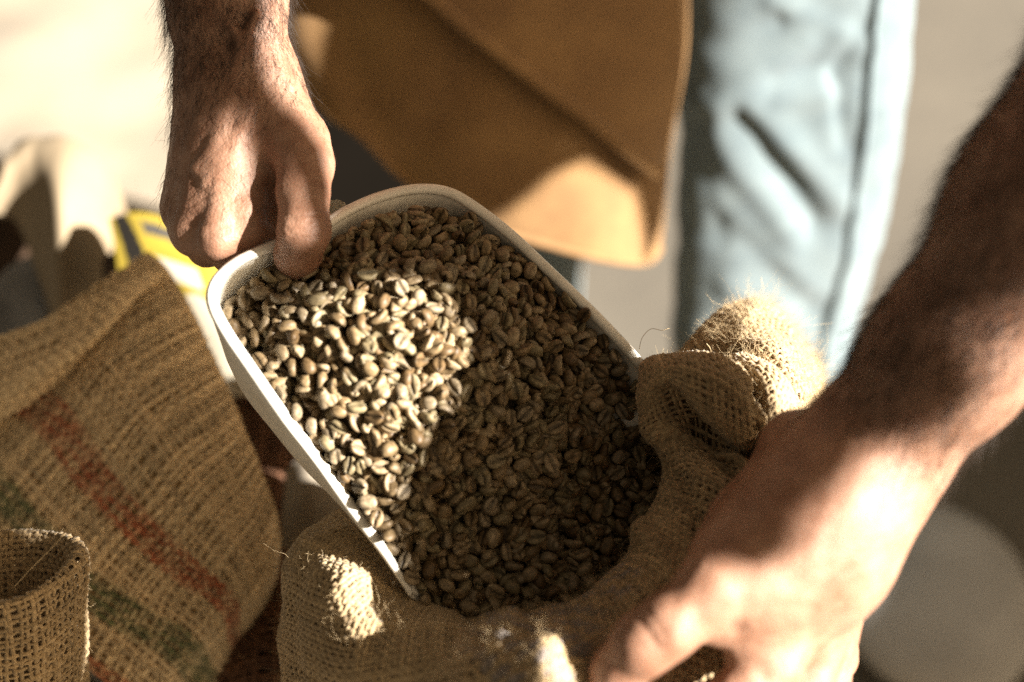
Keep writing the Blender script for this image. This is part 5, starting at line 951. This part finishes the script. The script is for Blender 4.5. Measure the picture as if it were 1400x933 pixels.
def build_body():
    A_ = Acc(); hairs = Acc()
    for k, (prims, vox) in enumerate(((right_hand(), .00105), (left_hand(), .0015))):
        main = [q for q in prims]
        V, F = skin_net(main, vox, extra=surf_noise)
        # soft colour differences: redder knuckles and finger sides
        t = 1 + .06 * wob(V, 60, 2)[:, None] * np.array([1, 1.3, 1.4])
        A_.add(V, F, np.clip(t, .6, 1.3))
        # hairs
        nrm = np.zeros_like(V); e1 = V[F[:, 1]] - V[F[:, 0]]; e2 = V[F[:, 3]] - V[F[:, 0]]; fn = np.cross(e1, e2)
        for c in range(4): np.add.at(nrm, F[:, c], fn)
        nrm = unit(nrm)
        pj = np.array([CAM * 0]) if False else V - CAM
        dd = pj @ FWD; px = 700 + (pj @ RGT) / dd * FP; py = 466.5 - (pj @ UPV) / dd * FP
        vis = (px > -80) & (px < 1480) & (py > -80) & (py < 1010)
        if k == 0:
            dens = np.clip((190 - py) / 160, 0, 1) * 1.0 + .10 * ((py < 300) & (px < 340)); ax = unit(H(315, 95, .767) - H(302, -300, .759)); n = 5200
        else:
            s_ = (px - 1150) * .55 - (py - 620) * .83; dens = np.clip(s_ / 110, 0, 1) * np.clip(1 - ((px - 1240) * .82 + (py - 640) * .57) / 90, .12, 1); ax = unit(H(1195, 622, .668) - H(1400, 300, .625)); n = 11000
        pr = dens * vis; pr = pr / pr.sum(); idx = RNG.choice(len(V), n, p=pr)
        L = RNG.uniform(.007, .018, n); t = np.linspace(0, 1, 5)[None, :, None]
        side = np.cross(ax, nrm[idx]); D = unit(ax[None] * .8 + nrm[idx] * RNG.uniform(.15, .75, (n, 1)) + side * RNG.normal(0, .5, (n, 1)))
        D2 = unit(ax[None] + RNG.normal(0, .6, (n, 3)) - nrm[idx] * .5)
        C = V[idx][:, None] + (D[:, None] * t + D2[:, None] * t**2 * .5) * L[:, None, None] * .75 + RNG.normal(0, .0005, (n, 1, 3))
        hv, hf = tubes(C, np.broadcast_to(nrm[idx][:, None], C.shape), np.broadcast_to(0.00008 * (1 - .7 * t[..., 0]), (n, 5)), 3)
        hairs.add(hv, hf)
    # shoulders and chest above the picture join the two arms
    V, F = skin_net([ecap(H(300, -860, .755), np.array([-.17, .40, 1.30]), .042, .055, .03), ecap(H(1860, -800, .57), np.array([.20, .36, 1.30]), .048, .055, .03),
                     ecap(np.array([-.15, .42, 1.30]), np.array([.18, .40, 1.30]), .075, .075, .05), ecap(np.array([.01, .50, 1.20]), np.array([.02, .55, .98]), .13, .14, .06)], .011)
    A_.add(V, F, np.ones(3))
    link("body", A_.mesh("body", True, "tint"), M_SKIN, person)
    link("arm_hair", hairs.mesh("arm_hair"), M_HAIR, person, kind="stuff")
    # thumbnail of the lower hand
    c = H(842, 912, .6392)
    u_ = unit(H(838, 925, .64) - H(880, 872, .63)); w_ = unit(np.cross(u_, FWD)); n_ = -np.cross(w_, u_)
    if n_ @ FWD > 0: n_ = -n_
    a_ = np.linspace(-1, 1, 13); b_ = np.linspace(-1, 1, 13); Aa, Bb = np.meshgrid(a_, b_, indexing='ij')
    sx = Aa * np.sqrt(1 - .45 * Bb**2); sy = Bb * np.sqrt(1 - .30 * Aa**2)
    G = c + u_ * (sx * .0072)[..., None] + w_ * (sy * .0062)[..., None] - n_ * ((sy**2) * .0030 + (sx**2) * .0008)[..., None]
    ext_sheet("thumbnail", G, .0006, M_NAIL, person)
build_body()

# ------------------------------------------------------------------ trousers
def leg_mesh(axis, radii, name, parent, folds, turn=.05, label=None):
    """axis: points; radii: (rx, ry) per point; folds: function(angle, t, P)->offset"""
    n = 220; C = resample(axis, n); Rr = resample(np.column_stack([radii, np.zeros(len(radii))]), n) if False else np.stack([np.interp(np.linspace(0, 1, n), np.linspace(0, 1, len(radii)), [r[k] for r in radii]) for k in (0, 1)], 1)
    m = 150; th = np.linspace(0, 2 * math.pi, m, endpoint=False)
    X = RGT; Y = np.array([0, 1.0, 0])
    D = np.cos(th)[None, :, None] * X + np.sin(th)[None, :, None] * Y
    tr = th - turn; rad = (np.abs(np.cos(tr)[None] / Rr[:, :1])**2.8 + np.abs(np.sin(tr)[None] / Rr[:, 1:])**2.8)**(-1 / 2.8)
    P = C[:, None] + D * rad[..., None]
    q = P - CAM; dd = q @ FWD; px = 700 + (q @ RGT) / dd * FP; py = 466.5 - (q @ UPV) / dd * FP
    P = P + D * folds(px, py, P, np.sin(th)[None] < .3)[..., None]
    t = 1 + .10 * wob(P, 25, 2)[..., None] * np.array([1.3, 1.1, 1.0]); 
    A_ = Acc(); f = grid_faces(n, m, close_b=True)
    A_.add(P.reshape(-1, 3), f[:, ::-1], np.clip(t, .5, 1.3).reshape(-1, 3))
    o = link(name, A_.mesh(name, True, "tint"), M_DENIM, parent, label=label)
    return o, P
def folds_left(px, py, P, front):
    o = ridge(px, py, 1010, 165, 1115, 300, 17, -.009) + ridge(px, py, 1035, 150, 1150, 280, 22, .010) + ridge(px, py, 985, 190, 1090, 330, 22, .009)
    o = o + ridge(px, py, 1060, 110, 1160, 95, 16, -.009) + ridge(px, py, 1150, 120, 1160, 200, 15, -.009) + ridge(px, py, 1070, 135, 1140, 130, 16, .006)
    o = o + ridge(px, py, 990, 300, 1120, 430, 18, -.007) + ridge(px, py, 960, 270, 1100, 390, 20, .006) + ridge(px, py, 1100, 60, 1000, 130, 22, .007)
    o = o + ridge(px, py, 1000, 390, 1110, 480, 20, .006) + ridge(px, py, 930, 130, 985, 150, 18, .010) + ridge(px, py, 1180, 40, 1150, 110, 15, -.006)
    o = o + ridge(px, py, 1100, 330, 1190, 260, 16, -.005) + ridge(px, py, 960, 60, 1060, 30, 14, -.005) + ridge(px, py, 980, 440, 1080, 500, 14, -.006) + ridge(px, py, 1060, 0, 1180, 60, 18, .005) + ridge(px, py, 945, 180, 985, 330, 12, -.004)
    return o * front * .5 + wob(P, 22, 2) * .003 + wob(P, 60, 2) * .0012
LX = lambda px, py, d: H(px, py, d)
legL = [LX(1095, -330, 1.10), LX(1090, -100, 1.19), LX(1085, 100, 1.26), LX(1068, 280, 1.34), LX(1045, 450, 1.42), LX(1040, 600, 1.50), LX(1040, 900, 1.72)]
o_, PL = leg_mesh(legL, [(.092, .045), (.092, .042), (.090, .040), (.086, .038), (.078, .036), (.075, .04), (.085, .05)], "trouser_leg", person, folds_left)
# outer seam, stitched
def seam_on(P, k, parent):
    C = P[:, k] + np.array([.0012, -.0012, 0]); V, F = tubes(C[None], np.broadcast_to(np.array([1.0, -.4, 0]), C[None].shape), .0030, 6, .5)
    Q = Acc(); Q.add(V, F, np.array([.95, .98, 1.0])); link("outer_seam", Q.mesh("outer_seam", True, "tint"), M_DENIM, parent)
seam_on(PL, 137, o_)
legR = [LX(620, -330, 1.22), LX(650, -100, 1.32), LX(670, 100, 1.42), LX(690, 260, 1.52), LX(690, 400, 1.62), LX(680, 600, 1.84)]
leg_mesh(legR, [(.09, .09), (.09, .09), (.085, .085), (.075, .08), (.07, .075), (.07, .075)], "trouser_leg", person, lambda px, py, P, f: wob(P, 18, 2) * .004)

# ------------------------------------------------------------------ apron
def build_apron():
    st = [
        hp((330, -420, 1.05), (340, -250, 1.075), (345, -100, 1.095), (352, 0, 1.11), (372, 60, 1.125), (400, 105, 1.135)),
        hp((400, -420, 1.02), (410, -250, 1.045), (415, -100, 1.07), (420, 0, 1.09), (430, 80, 1.11), (465, 160, 1.135)),
        hp((500, -420, 1.00), (505, -250, 1.03), (505, -100, 1.06), (505, 20, 1.09), (515, 130, 1.13), (550, 235, 1.17)),
        hp((610, -420, 1.00), (610, -250, 1.03), (610, -100, 1.07), (610, 40, 1.10), (620, 170, 1.14), (660, 300, 1.18)),
        hp((700, -420, 1.01), (705, -250, 1.045), (710, -100, 1.08), (715, 50, 1.12), (725, 190, 1.15), (755, 335, 1.19)),
        hp((790, -420, 1.03), (795, -250, 1.06), (800, -100, 1.10), (805, 60, 1.13), (812, 200, 1.165), (830, 355, 1.20)),
        hp((870, -420, 1.05), (873, -250, 1.08), (876, -100, 1.12), (878, 60, 1.155), (880, 210, 1.19), (882, 358, 1.225)),
        hp((920, -420, 1.07), (930, -250, 1.10), (940, -100, 1.14), (940, 60, 1.175), (915, 210, 1.21), (900, 338, 1.24)),
    ]
    G = loft(st, 170, 150); Nn = normals(G); s = -1.0 if (Nn[80, 70] @ -FWD) < 0 else 1.0
    q = G - CAM; dd = q @ FWD; px = 700 + (q @ RGT) / dd * FP; py = 466.5 - (q @ UPV) / dd * FP
    G = G + Nn * s * ((wob(G, 9, 2) * .006) + ridge(px, py, 470, 60, 480, -200, 40, -.004) - ridge(px, py, 660, 60, 560, 220, 40, .004) + ridge(px, py, 700, 280, 800, 180, 40, .004))[..., None]
    o = ext_sheet("apron", G, .0016, M_APRON, person)
    # long pocket piece with a rolled hem running down to the right
    C = resample(hp((520, -60, 1.035), (590, -2, 1.062), (640, 42, 1.085), (700, 88, 1.108), (760, 133, 1.128), (805, 165, 1.142), (850, 203, 1.160), (900, 240, 1.185)), 60)
    top = resample(hp((780, -400, 1.01), (860, -300, 1.045), (925, -200, 1.09), (937, -100, 1.125), (938, -20, 1.147), (936, 60, 1.168), (925, 140, 1.188), (904, 232, 1.20)), 60)
    Gf = np.stack([C * (1 - k) + top * k for k in np.linspace(0, 1, 24)]) - FWD * .006
    pk = ext_sheet("pocket_flap", Gf, .0018, M_APRON, o)
    V, F = tubes((C - FWD * .008)[None], np.broadcast_to(-FWD, C[None].shape), .0055, 10, .6); Q = Acc(); Q.add(V, F); link("hem", Q.mesh("hem"), M_APRON, pk)
    # stitched hem at the bottom edge
    Cb = G[:, -1] - FWD * .001; V, F = tubes(Cb[None], np.broadcast_to(-FWD, Cb[None].shape), .0028, 8, .7); Q = Acc(); Q.add(V, F); link("hem", Q.mesh("hem"), M_APRON, o)
build_apron()

# ------------------------------------------------------------------ behind, left
def build_back():
    # cream cloth on the floor
    xs = np.linspace(-1.9, -.36, 120); ys = np.linspace(.2, 2.6, 120); X, Y = np.meshgrid(xs, ys, indexing='ij')
    P = np.stack([X, Y, 0 * X], -1)
    Zs = .020 + .020 * wob(np.stack([X * .7 + Y * .5, Y * 1.2 - X * .5, 0 * X], -1), 5.0, 3)
    P[..., 2] = np.maximum(Zs, .004); P[..., 0] += .03 * np.sin(Y * 3)
    ext_sheet("canvas_sheet", P, .002, M_CREAM, label="large sunlit cream canvas sheet spread on the floor behind the scooping hand", cat="canvas sheet")
    # cream bag with a drooping open top
    root = empty("cotton_bag", "pale tan cotton bag with a curled open top at the left edge", "bag")
    st = [hp((-120, 260, 1.22), (-80, 220, 1.20), (-40, 205, 1.18), (-60, 330, 1.15), (-60, 520, 1.15), (-60, 700, 1.2)),
          hp((-30, 300, 1.24), (0, 240, 1.22), (25, 197, 1.19), (10, 220, 1.16), (0, 250, 1.155), (-30, 300, 1.16)),
          hp((60, 300, 1.24), (50, 225, 1.22), (50, 190, 1.19), (38, 205, 1.165), (32, 240, 1.155), (20, 300, 1.16)),
          hp((110, 330, 1.25), (100, 240, 1.22), (85, 188, 1.19), (62, 215, 1.155), (58, 280, 1.14), (62, 400, 1.14)),
          hp((150, 360, 1.25), (145, 270, 1.22), (120, 205, 1.185), (92, 240, 1.14), (85, 320, 1.12), (88, 480, 1.13)),
          hp((180, 400, 1.25), (172, 300, 1.22), (145, 235, 1.19), (125, 290, 1.15), (120, 380, 1.14), (118, 520, 1.15)),
          hp((200, 460, 1.25), (185, 360, 1.22), (160, 290, 1.19), (152, 340, 1.17), (148, 420, 1.16), (145, 560, 1.17))]
    G = loft(st[1:], 90, 70); ext_sheet("bag_cloth", G, .003, M_TAN, root)
    # dark inside and pale striped lining
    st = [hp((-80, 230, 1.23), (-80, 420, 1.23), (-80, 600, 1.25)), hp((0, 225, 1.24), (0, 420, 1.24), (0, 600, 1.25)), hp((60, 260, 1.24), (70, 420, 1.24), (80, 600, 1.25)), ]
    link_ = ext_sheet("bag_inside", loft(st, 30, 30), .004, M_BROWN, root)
    st = [hp((-40, 420, 1.17), (-40, 480, 1.17), (-40, 560, 1.18)), hp((10, 370, 1.165), (10, 440, 1.165), (10, 520, 1.17)), hp((55, 345, 1.16), (60, 400, 1.16), (70, 470, 1.17))]
    b2 = ext_sheet("grey_parcel", loft(st, 30, 30, .006, 30), .02, M_GREY, label="small grey blurred parcel tucked under the tan cotton bag at left", cat="parcel")
    st = [hp((148, 352, 1.12), (150, 378, 1.12), (152, 400, 1.12)), hp((170, 346, 1.11), (170, 372, 1.105), (172, 395, 1.11)), hp((192, 352, 1.12), (195, 378, 1.12), (195, 398, 1.12))]
    ext_sheet("brown_tab", loft(st, 12, 12), .01, M_BROWN, label="small dark brown cloth scrap above the striped sack top edge", cat="cloth scrap")
    # yellow printed bag
    st = [hp((150, 300, 1.10), (158, 340, 1.08), (165, 400, 1.07), (175, 470, 1.08), (190, 540, 1.1)),
          hp((185, 292, 1.10), (200, 330, 1.075), (215, 390, 1.06), (235, 460, 1.065), (255, 540, 1.08)),
          hp((230, 300, 1.10), (245, 338, 1.07), (262, 390, 1.05), (280, 455, 1.05), (300, 540, 1.07)),
          hp((275, 325, 1.10), (290, 355, 1.07), (308, 400, 1.05), (322, 460, 1.05), (335, 540, 1.07)),
          hp((320, 365, 1.11), (330, 385, 1.09), (342, 420, 1.07), (352, 470, 1.07), (360, 540, 1.09))]
    G = loft(st, 90, 90); s = 1
    q = G - CAM; dd = q @ FWD; px = 700 + (q @ RGT) / dd * FP; py = 466.5 - (q @ UPV) / dd * FP
    U, V_ = np.meshgrid(np.linspace(0, 1, 90), np.linspace(0, 1, 90), indexing='ij')
    col = np.ones((90, 90, 3)) * np.array([.30, .225, .03])
    blk = (np.abs(U - .13 - .15 * V_) < .07) & (V_ < .5)
    blk2 = (np.abs(V_ - .10 - .1 * U) < .055) & (U > .3) & (U < .8)
    wht = (np.abs(V_ - .42 - .2 * U + .1) < .06) & (U > .25) & (U < .6)
    gry = (V_ > .62 + .1 * np.sin(U * 9))
    col[blk] = (.012, .010, .008); col[blk2] = (.06, .055, .05); col[wht] = (.5, .46, .38); col[gry] = (.42, .38, .30)
    G2 = G + normals(G) * (wob(G, 20, 2) * .004)[..., None]
    Nn = normals(G2); A_ = Acc(); f = grid_faces(90, 90); A_.add(G2.reshape(-1, 3), f, col.reshape(-1, 3)); A_.add((G2 + FWD * .01).reshape(-1, 3), f[:, ::-1], col.reshape(-1, 3) * .9)
    link("printed_bag", A_.mesh("printed_bag", True, "tint"), M_YELLOW, label="yellow and black printed bag lying behind the scoop's left corner", cat="bag")
    # black sheet laid in for the deep shade between hand and apron
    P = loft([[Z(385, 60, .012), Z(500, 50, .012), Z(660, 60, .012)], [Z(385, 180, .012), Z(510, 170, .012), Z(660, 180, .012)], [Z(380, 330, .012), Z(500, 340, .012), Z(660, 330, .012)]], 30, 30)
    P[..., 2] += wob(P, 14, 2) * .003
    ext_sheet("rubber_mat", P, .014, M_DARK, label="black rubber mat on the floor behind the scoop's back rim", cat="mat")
    # flattened pale disc put in for a sunlit spot on the floor
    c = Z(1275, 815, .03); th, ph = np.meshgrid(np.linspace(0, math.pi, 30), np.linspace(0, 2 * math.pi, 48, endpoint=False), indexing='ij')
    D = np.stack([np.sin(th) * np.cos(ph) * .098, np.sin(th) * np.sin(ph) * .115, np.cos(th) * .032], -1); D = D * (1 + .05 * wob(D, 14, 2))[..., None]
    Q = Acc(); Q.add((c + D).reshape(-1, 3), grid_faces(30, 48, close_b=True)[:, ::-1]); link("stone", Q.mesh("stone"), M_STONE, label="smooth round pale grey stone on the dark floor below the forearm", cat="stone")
    # brown coarse sacks lying between the striped sack and the open one
    st = [hp((240, 520, 1.14), (330, 500, 1.12), (385, 520, 1.10), (430, 560, 1.10)), hp((240, 640, 1.10), (330, 600, 1.08), (385, 610, 1.07), (425, 640, 1.08)), hp((250, 740, 1.06), (330, 690, 1.04), (378, 690, 1.035), (400, 720, 1.04)), hp((250, 800, 1.02), (330, 760, 1.00), (390, 755, .99), (440, 780, .98)), hp((250, 860, .99), (320, 820, .97), (380, 800, .955), (430, 810, .95)),
          hp((240, 930, .97), (310, 890, .95), (370, 870, .94), (430, 880, .93)), hp((230, 1040, .98), (300, 1000, .95), (370, 990, .94), (430, 1000, .93))]
    G = loft(st, 120, 60, .008, 30); root = empty("brown_sack", "dark rumpled brown sack lying low between the striped and the open sack", "sack")
    A_ = Acc(); weave(A_, G, .0043, r=.0015, sides=4, jitter=.3); link("rumpled_cloth", A_.mesh("rumpled_cloth", True, "tint"), M_BROWNJ, root, kind="stuff")
    A2 = Acc(); sheet(A2, G, .003 if (normals(G)[30, 30] @ FWD) > 0 else -.003); link("inner_layer", A2.mesh("inner_layer"), M_BROWN, root)
    st = [hp((392, 645, 1.02), (388, 700, 1.01), (386, 760, 1.01)), hp((425, 625, 1.015), (425, 690, 1.00), (425, 760, 1.0)), hp((470, 650, 1.02), (475, 710, 1.01), (480, 760, 1.01))]
    ext_sheet("cream_cloth", loft(st, 30, 30, .003, 40), .006, M_CREAM, label="bright cream cloth showing between striped sack and white scoop", cat="cloth")
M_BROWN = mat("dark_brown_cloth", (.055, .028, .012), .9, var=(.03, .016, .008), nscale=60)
M_BROWNJ = mat("brown_jute", (.16, .075, .035), .9, var=(.08, .035, .018), nscale=60, attr="tint")
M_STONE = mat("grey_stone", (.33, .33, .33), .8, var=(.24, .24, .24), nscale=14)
M_GREY = mat("grey_cloth", (.30, .30, .30), .9, var=(.12, .12, .12), nscale=25)
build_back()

# ------------------------------------------------------------------ unseen flat cutouts added in the sun's path, shaped to cast the dappled shade
def build_leaves():
    root = empty("broad_leaf_plant", "tall plant with broad leaves standing to the right outside the picture", "plant")
    c0 = np.array([0, 0, .78]); e1 = unit(np.cross(SUN_DIR, np.array([0, 0, 1.0]))); e2 = np.cross(e1, SUN_DIR)
    from mathutils.geometry import tessellate_polygon
    def leaf(pts, dist, smooth=True):
        P = np.array(pts); pc = P - c0; q = np.stack([pc @ e1, pc @ e2], 1)
        q = np.concatenate([q, q[:1]]) if smooth else q
        if smooth:
            n = len(q) - 1; t = np.linspace(0, n, n * 8 + 1)[:-1]; ext = np.concatenate([q[-2:-1], q, q[1:2]]); q = catmull(ext, t + 1)
        tri = np.array(tessellate_polygon([[Vector((x, y, 0)) for x, y in q]]))
        W = c0 + SUN_DIR * dist + q[:, :1] * e1 + q[:, 1:] * e2; n = len(W)
        A_ = Acc(); A_.add(np.concatenate([W, W + SUN_DIR * .002]), np.concatenate([tri, tri[:, ::-1] + n]))
        i = np.arange(n); j = (i + 1) % n; A_.F.append(np.stack([i, j, j + n, i + n], 1))
        link("leaf", A_.mesh("leaf", False), M_LEAF, root)
    hh = lambda d, *a: [H(x, y, d) for x, y in a]
    leaf(hh(.745, (215, -80), (345, -80), (335, 100), (305, 160), (285, 230), (262, 270), (262, 330), (240, 375), (195, 330), (205, 150)), 1.15)
    leaf(hh(.735, (345, -80), (415, -80), (410, 80), (470, 190), (468, 330), (440, 380), (385, 350), (374, 200), (345, 120)), 1.2)
    def bb(px, py):
        z = .78
        for _ in range(20): z = .5 * z + .5 * float(np.clip(bean_z(Z(px, py, z)[:2]), .70, .825))
        return Z(px, py, z)
    leaf([bb(*p) for p in ((235, 385), (270, 470), (315, 540), (360, 590), (352, 520), (385, 450), (430, 408), (495, 386), (575, 388), (620, 428), (642, 480), (615, 550), (560, 615), (525, 690), (530, 770), (562, 796), (590, 770), (615, 732), (654, 702), (691, 666), (716, 630), (729, 600), (718, 550), (702, 500), (690, 450), (678, 400), (680, 330), (650, 250), (570, 225), (440, 250), (380, 300), (300, 350))], 1.25)
    leaf(hh(.775, (-120, 680), (60, 690), (170, 720), (200, 860), (180, 1020), (-120, 1020)), 1.25)
    zz = lambda z, *a: [Z(x, y, z) for x, y in a]
    leaf(zz(0, (1085, 480), (1180, 470), (1380, 400), (1560, 330), (1620, 700), (1560, 1150), (1300, 1150), (1050, 1100), (1060, 700)), 1.9)
    leaf([H(*p) for p in ((478, -120, 1.06), (700, -140, 1.05), (960, -120, 1.11), (955, 60, 1.16), (945, 240, 1.21), (925, 300, 1.22), (885, 370, 1.22), (893, 330, 1.21), (880, 262, 1.19), (830, 215, 1.15), (800, 190, 1.14), (780, 195, 1.15), (752, 240, 1.16), (700, 290, 1.165), (640, 320, 1.16), (560, 290, 1.15), (500, 210, 1.12), (482, 100, 1.09))], 1.2, False)
M_LEAF = mat("leaf", (.05, .10, .03), .5, var=(.035, .07, .02), nscale=12)
build_leaves()
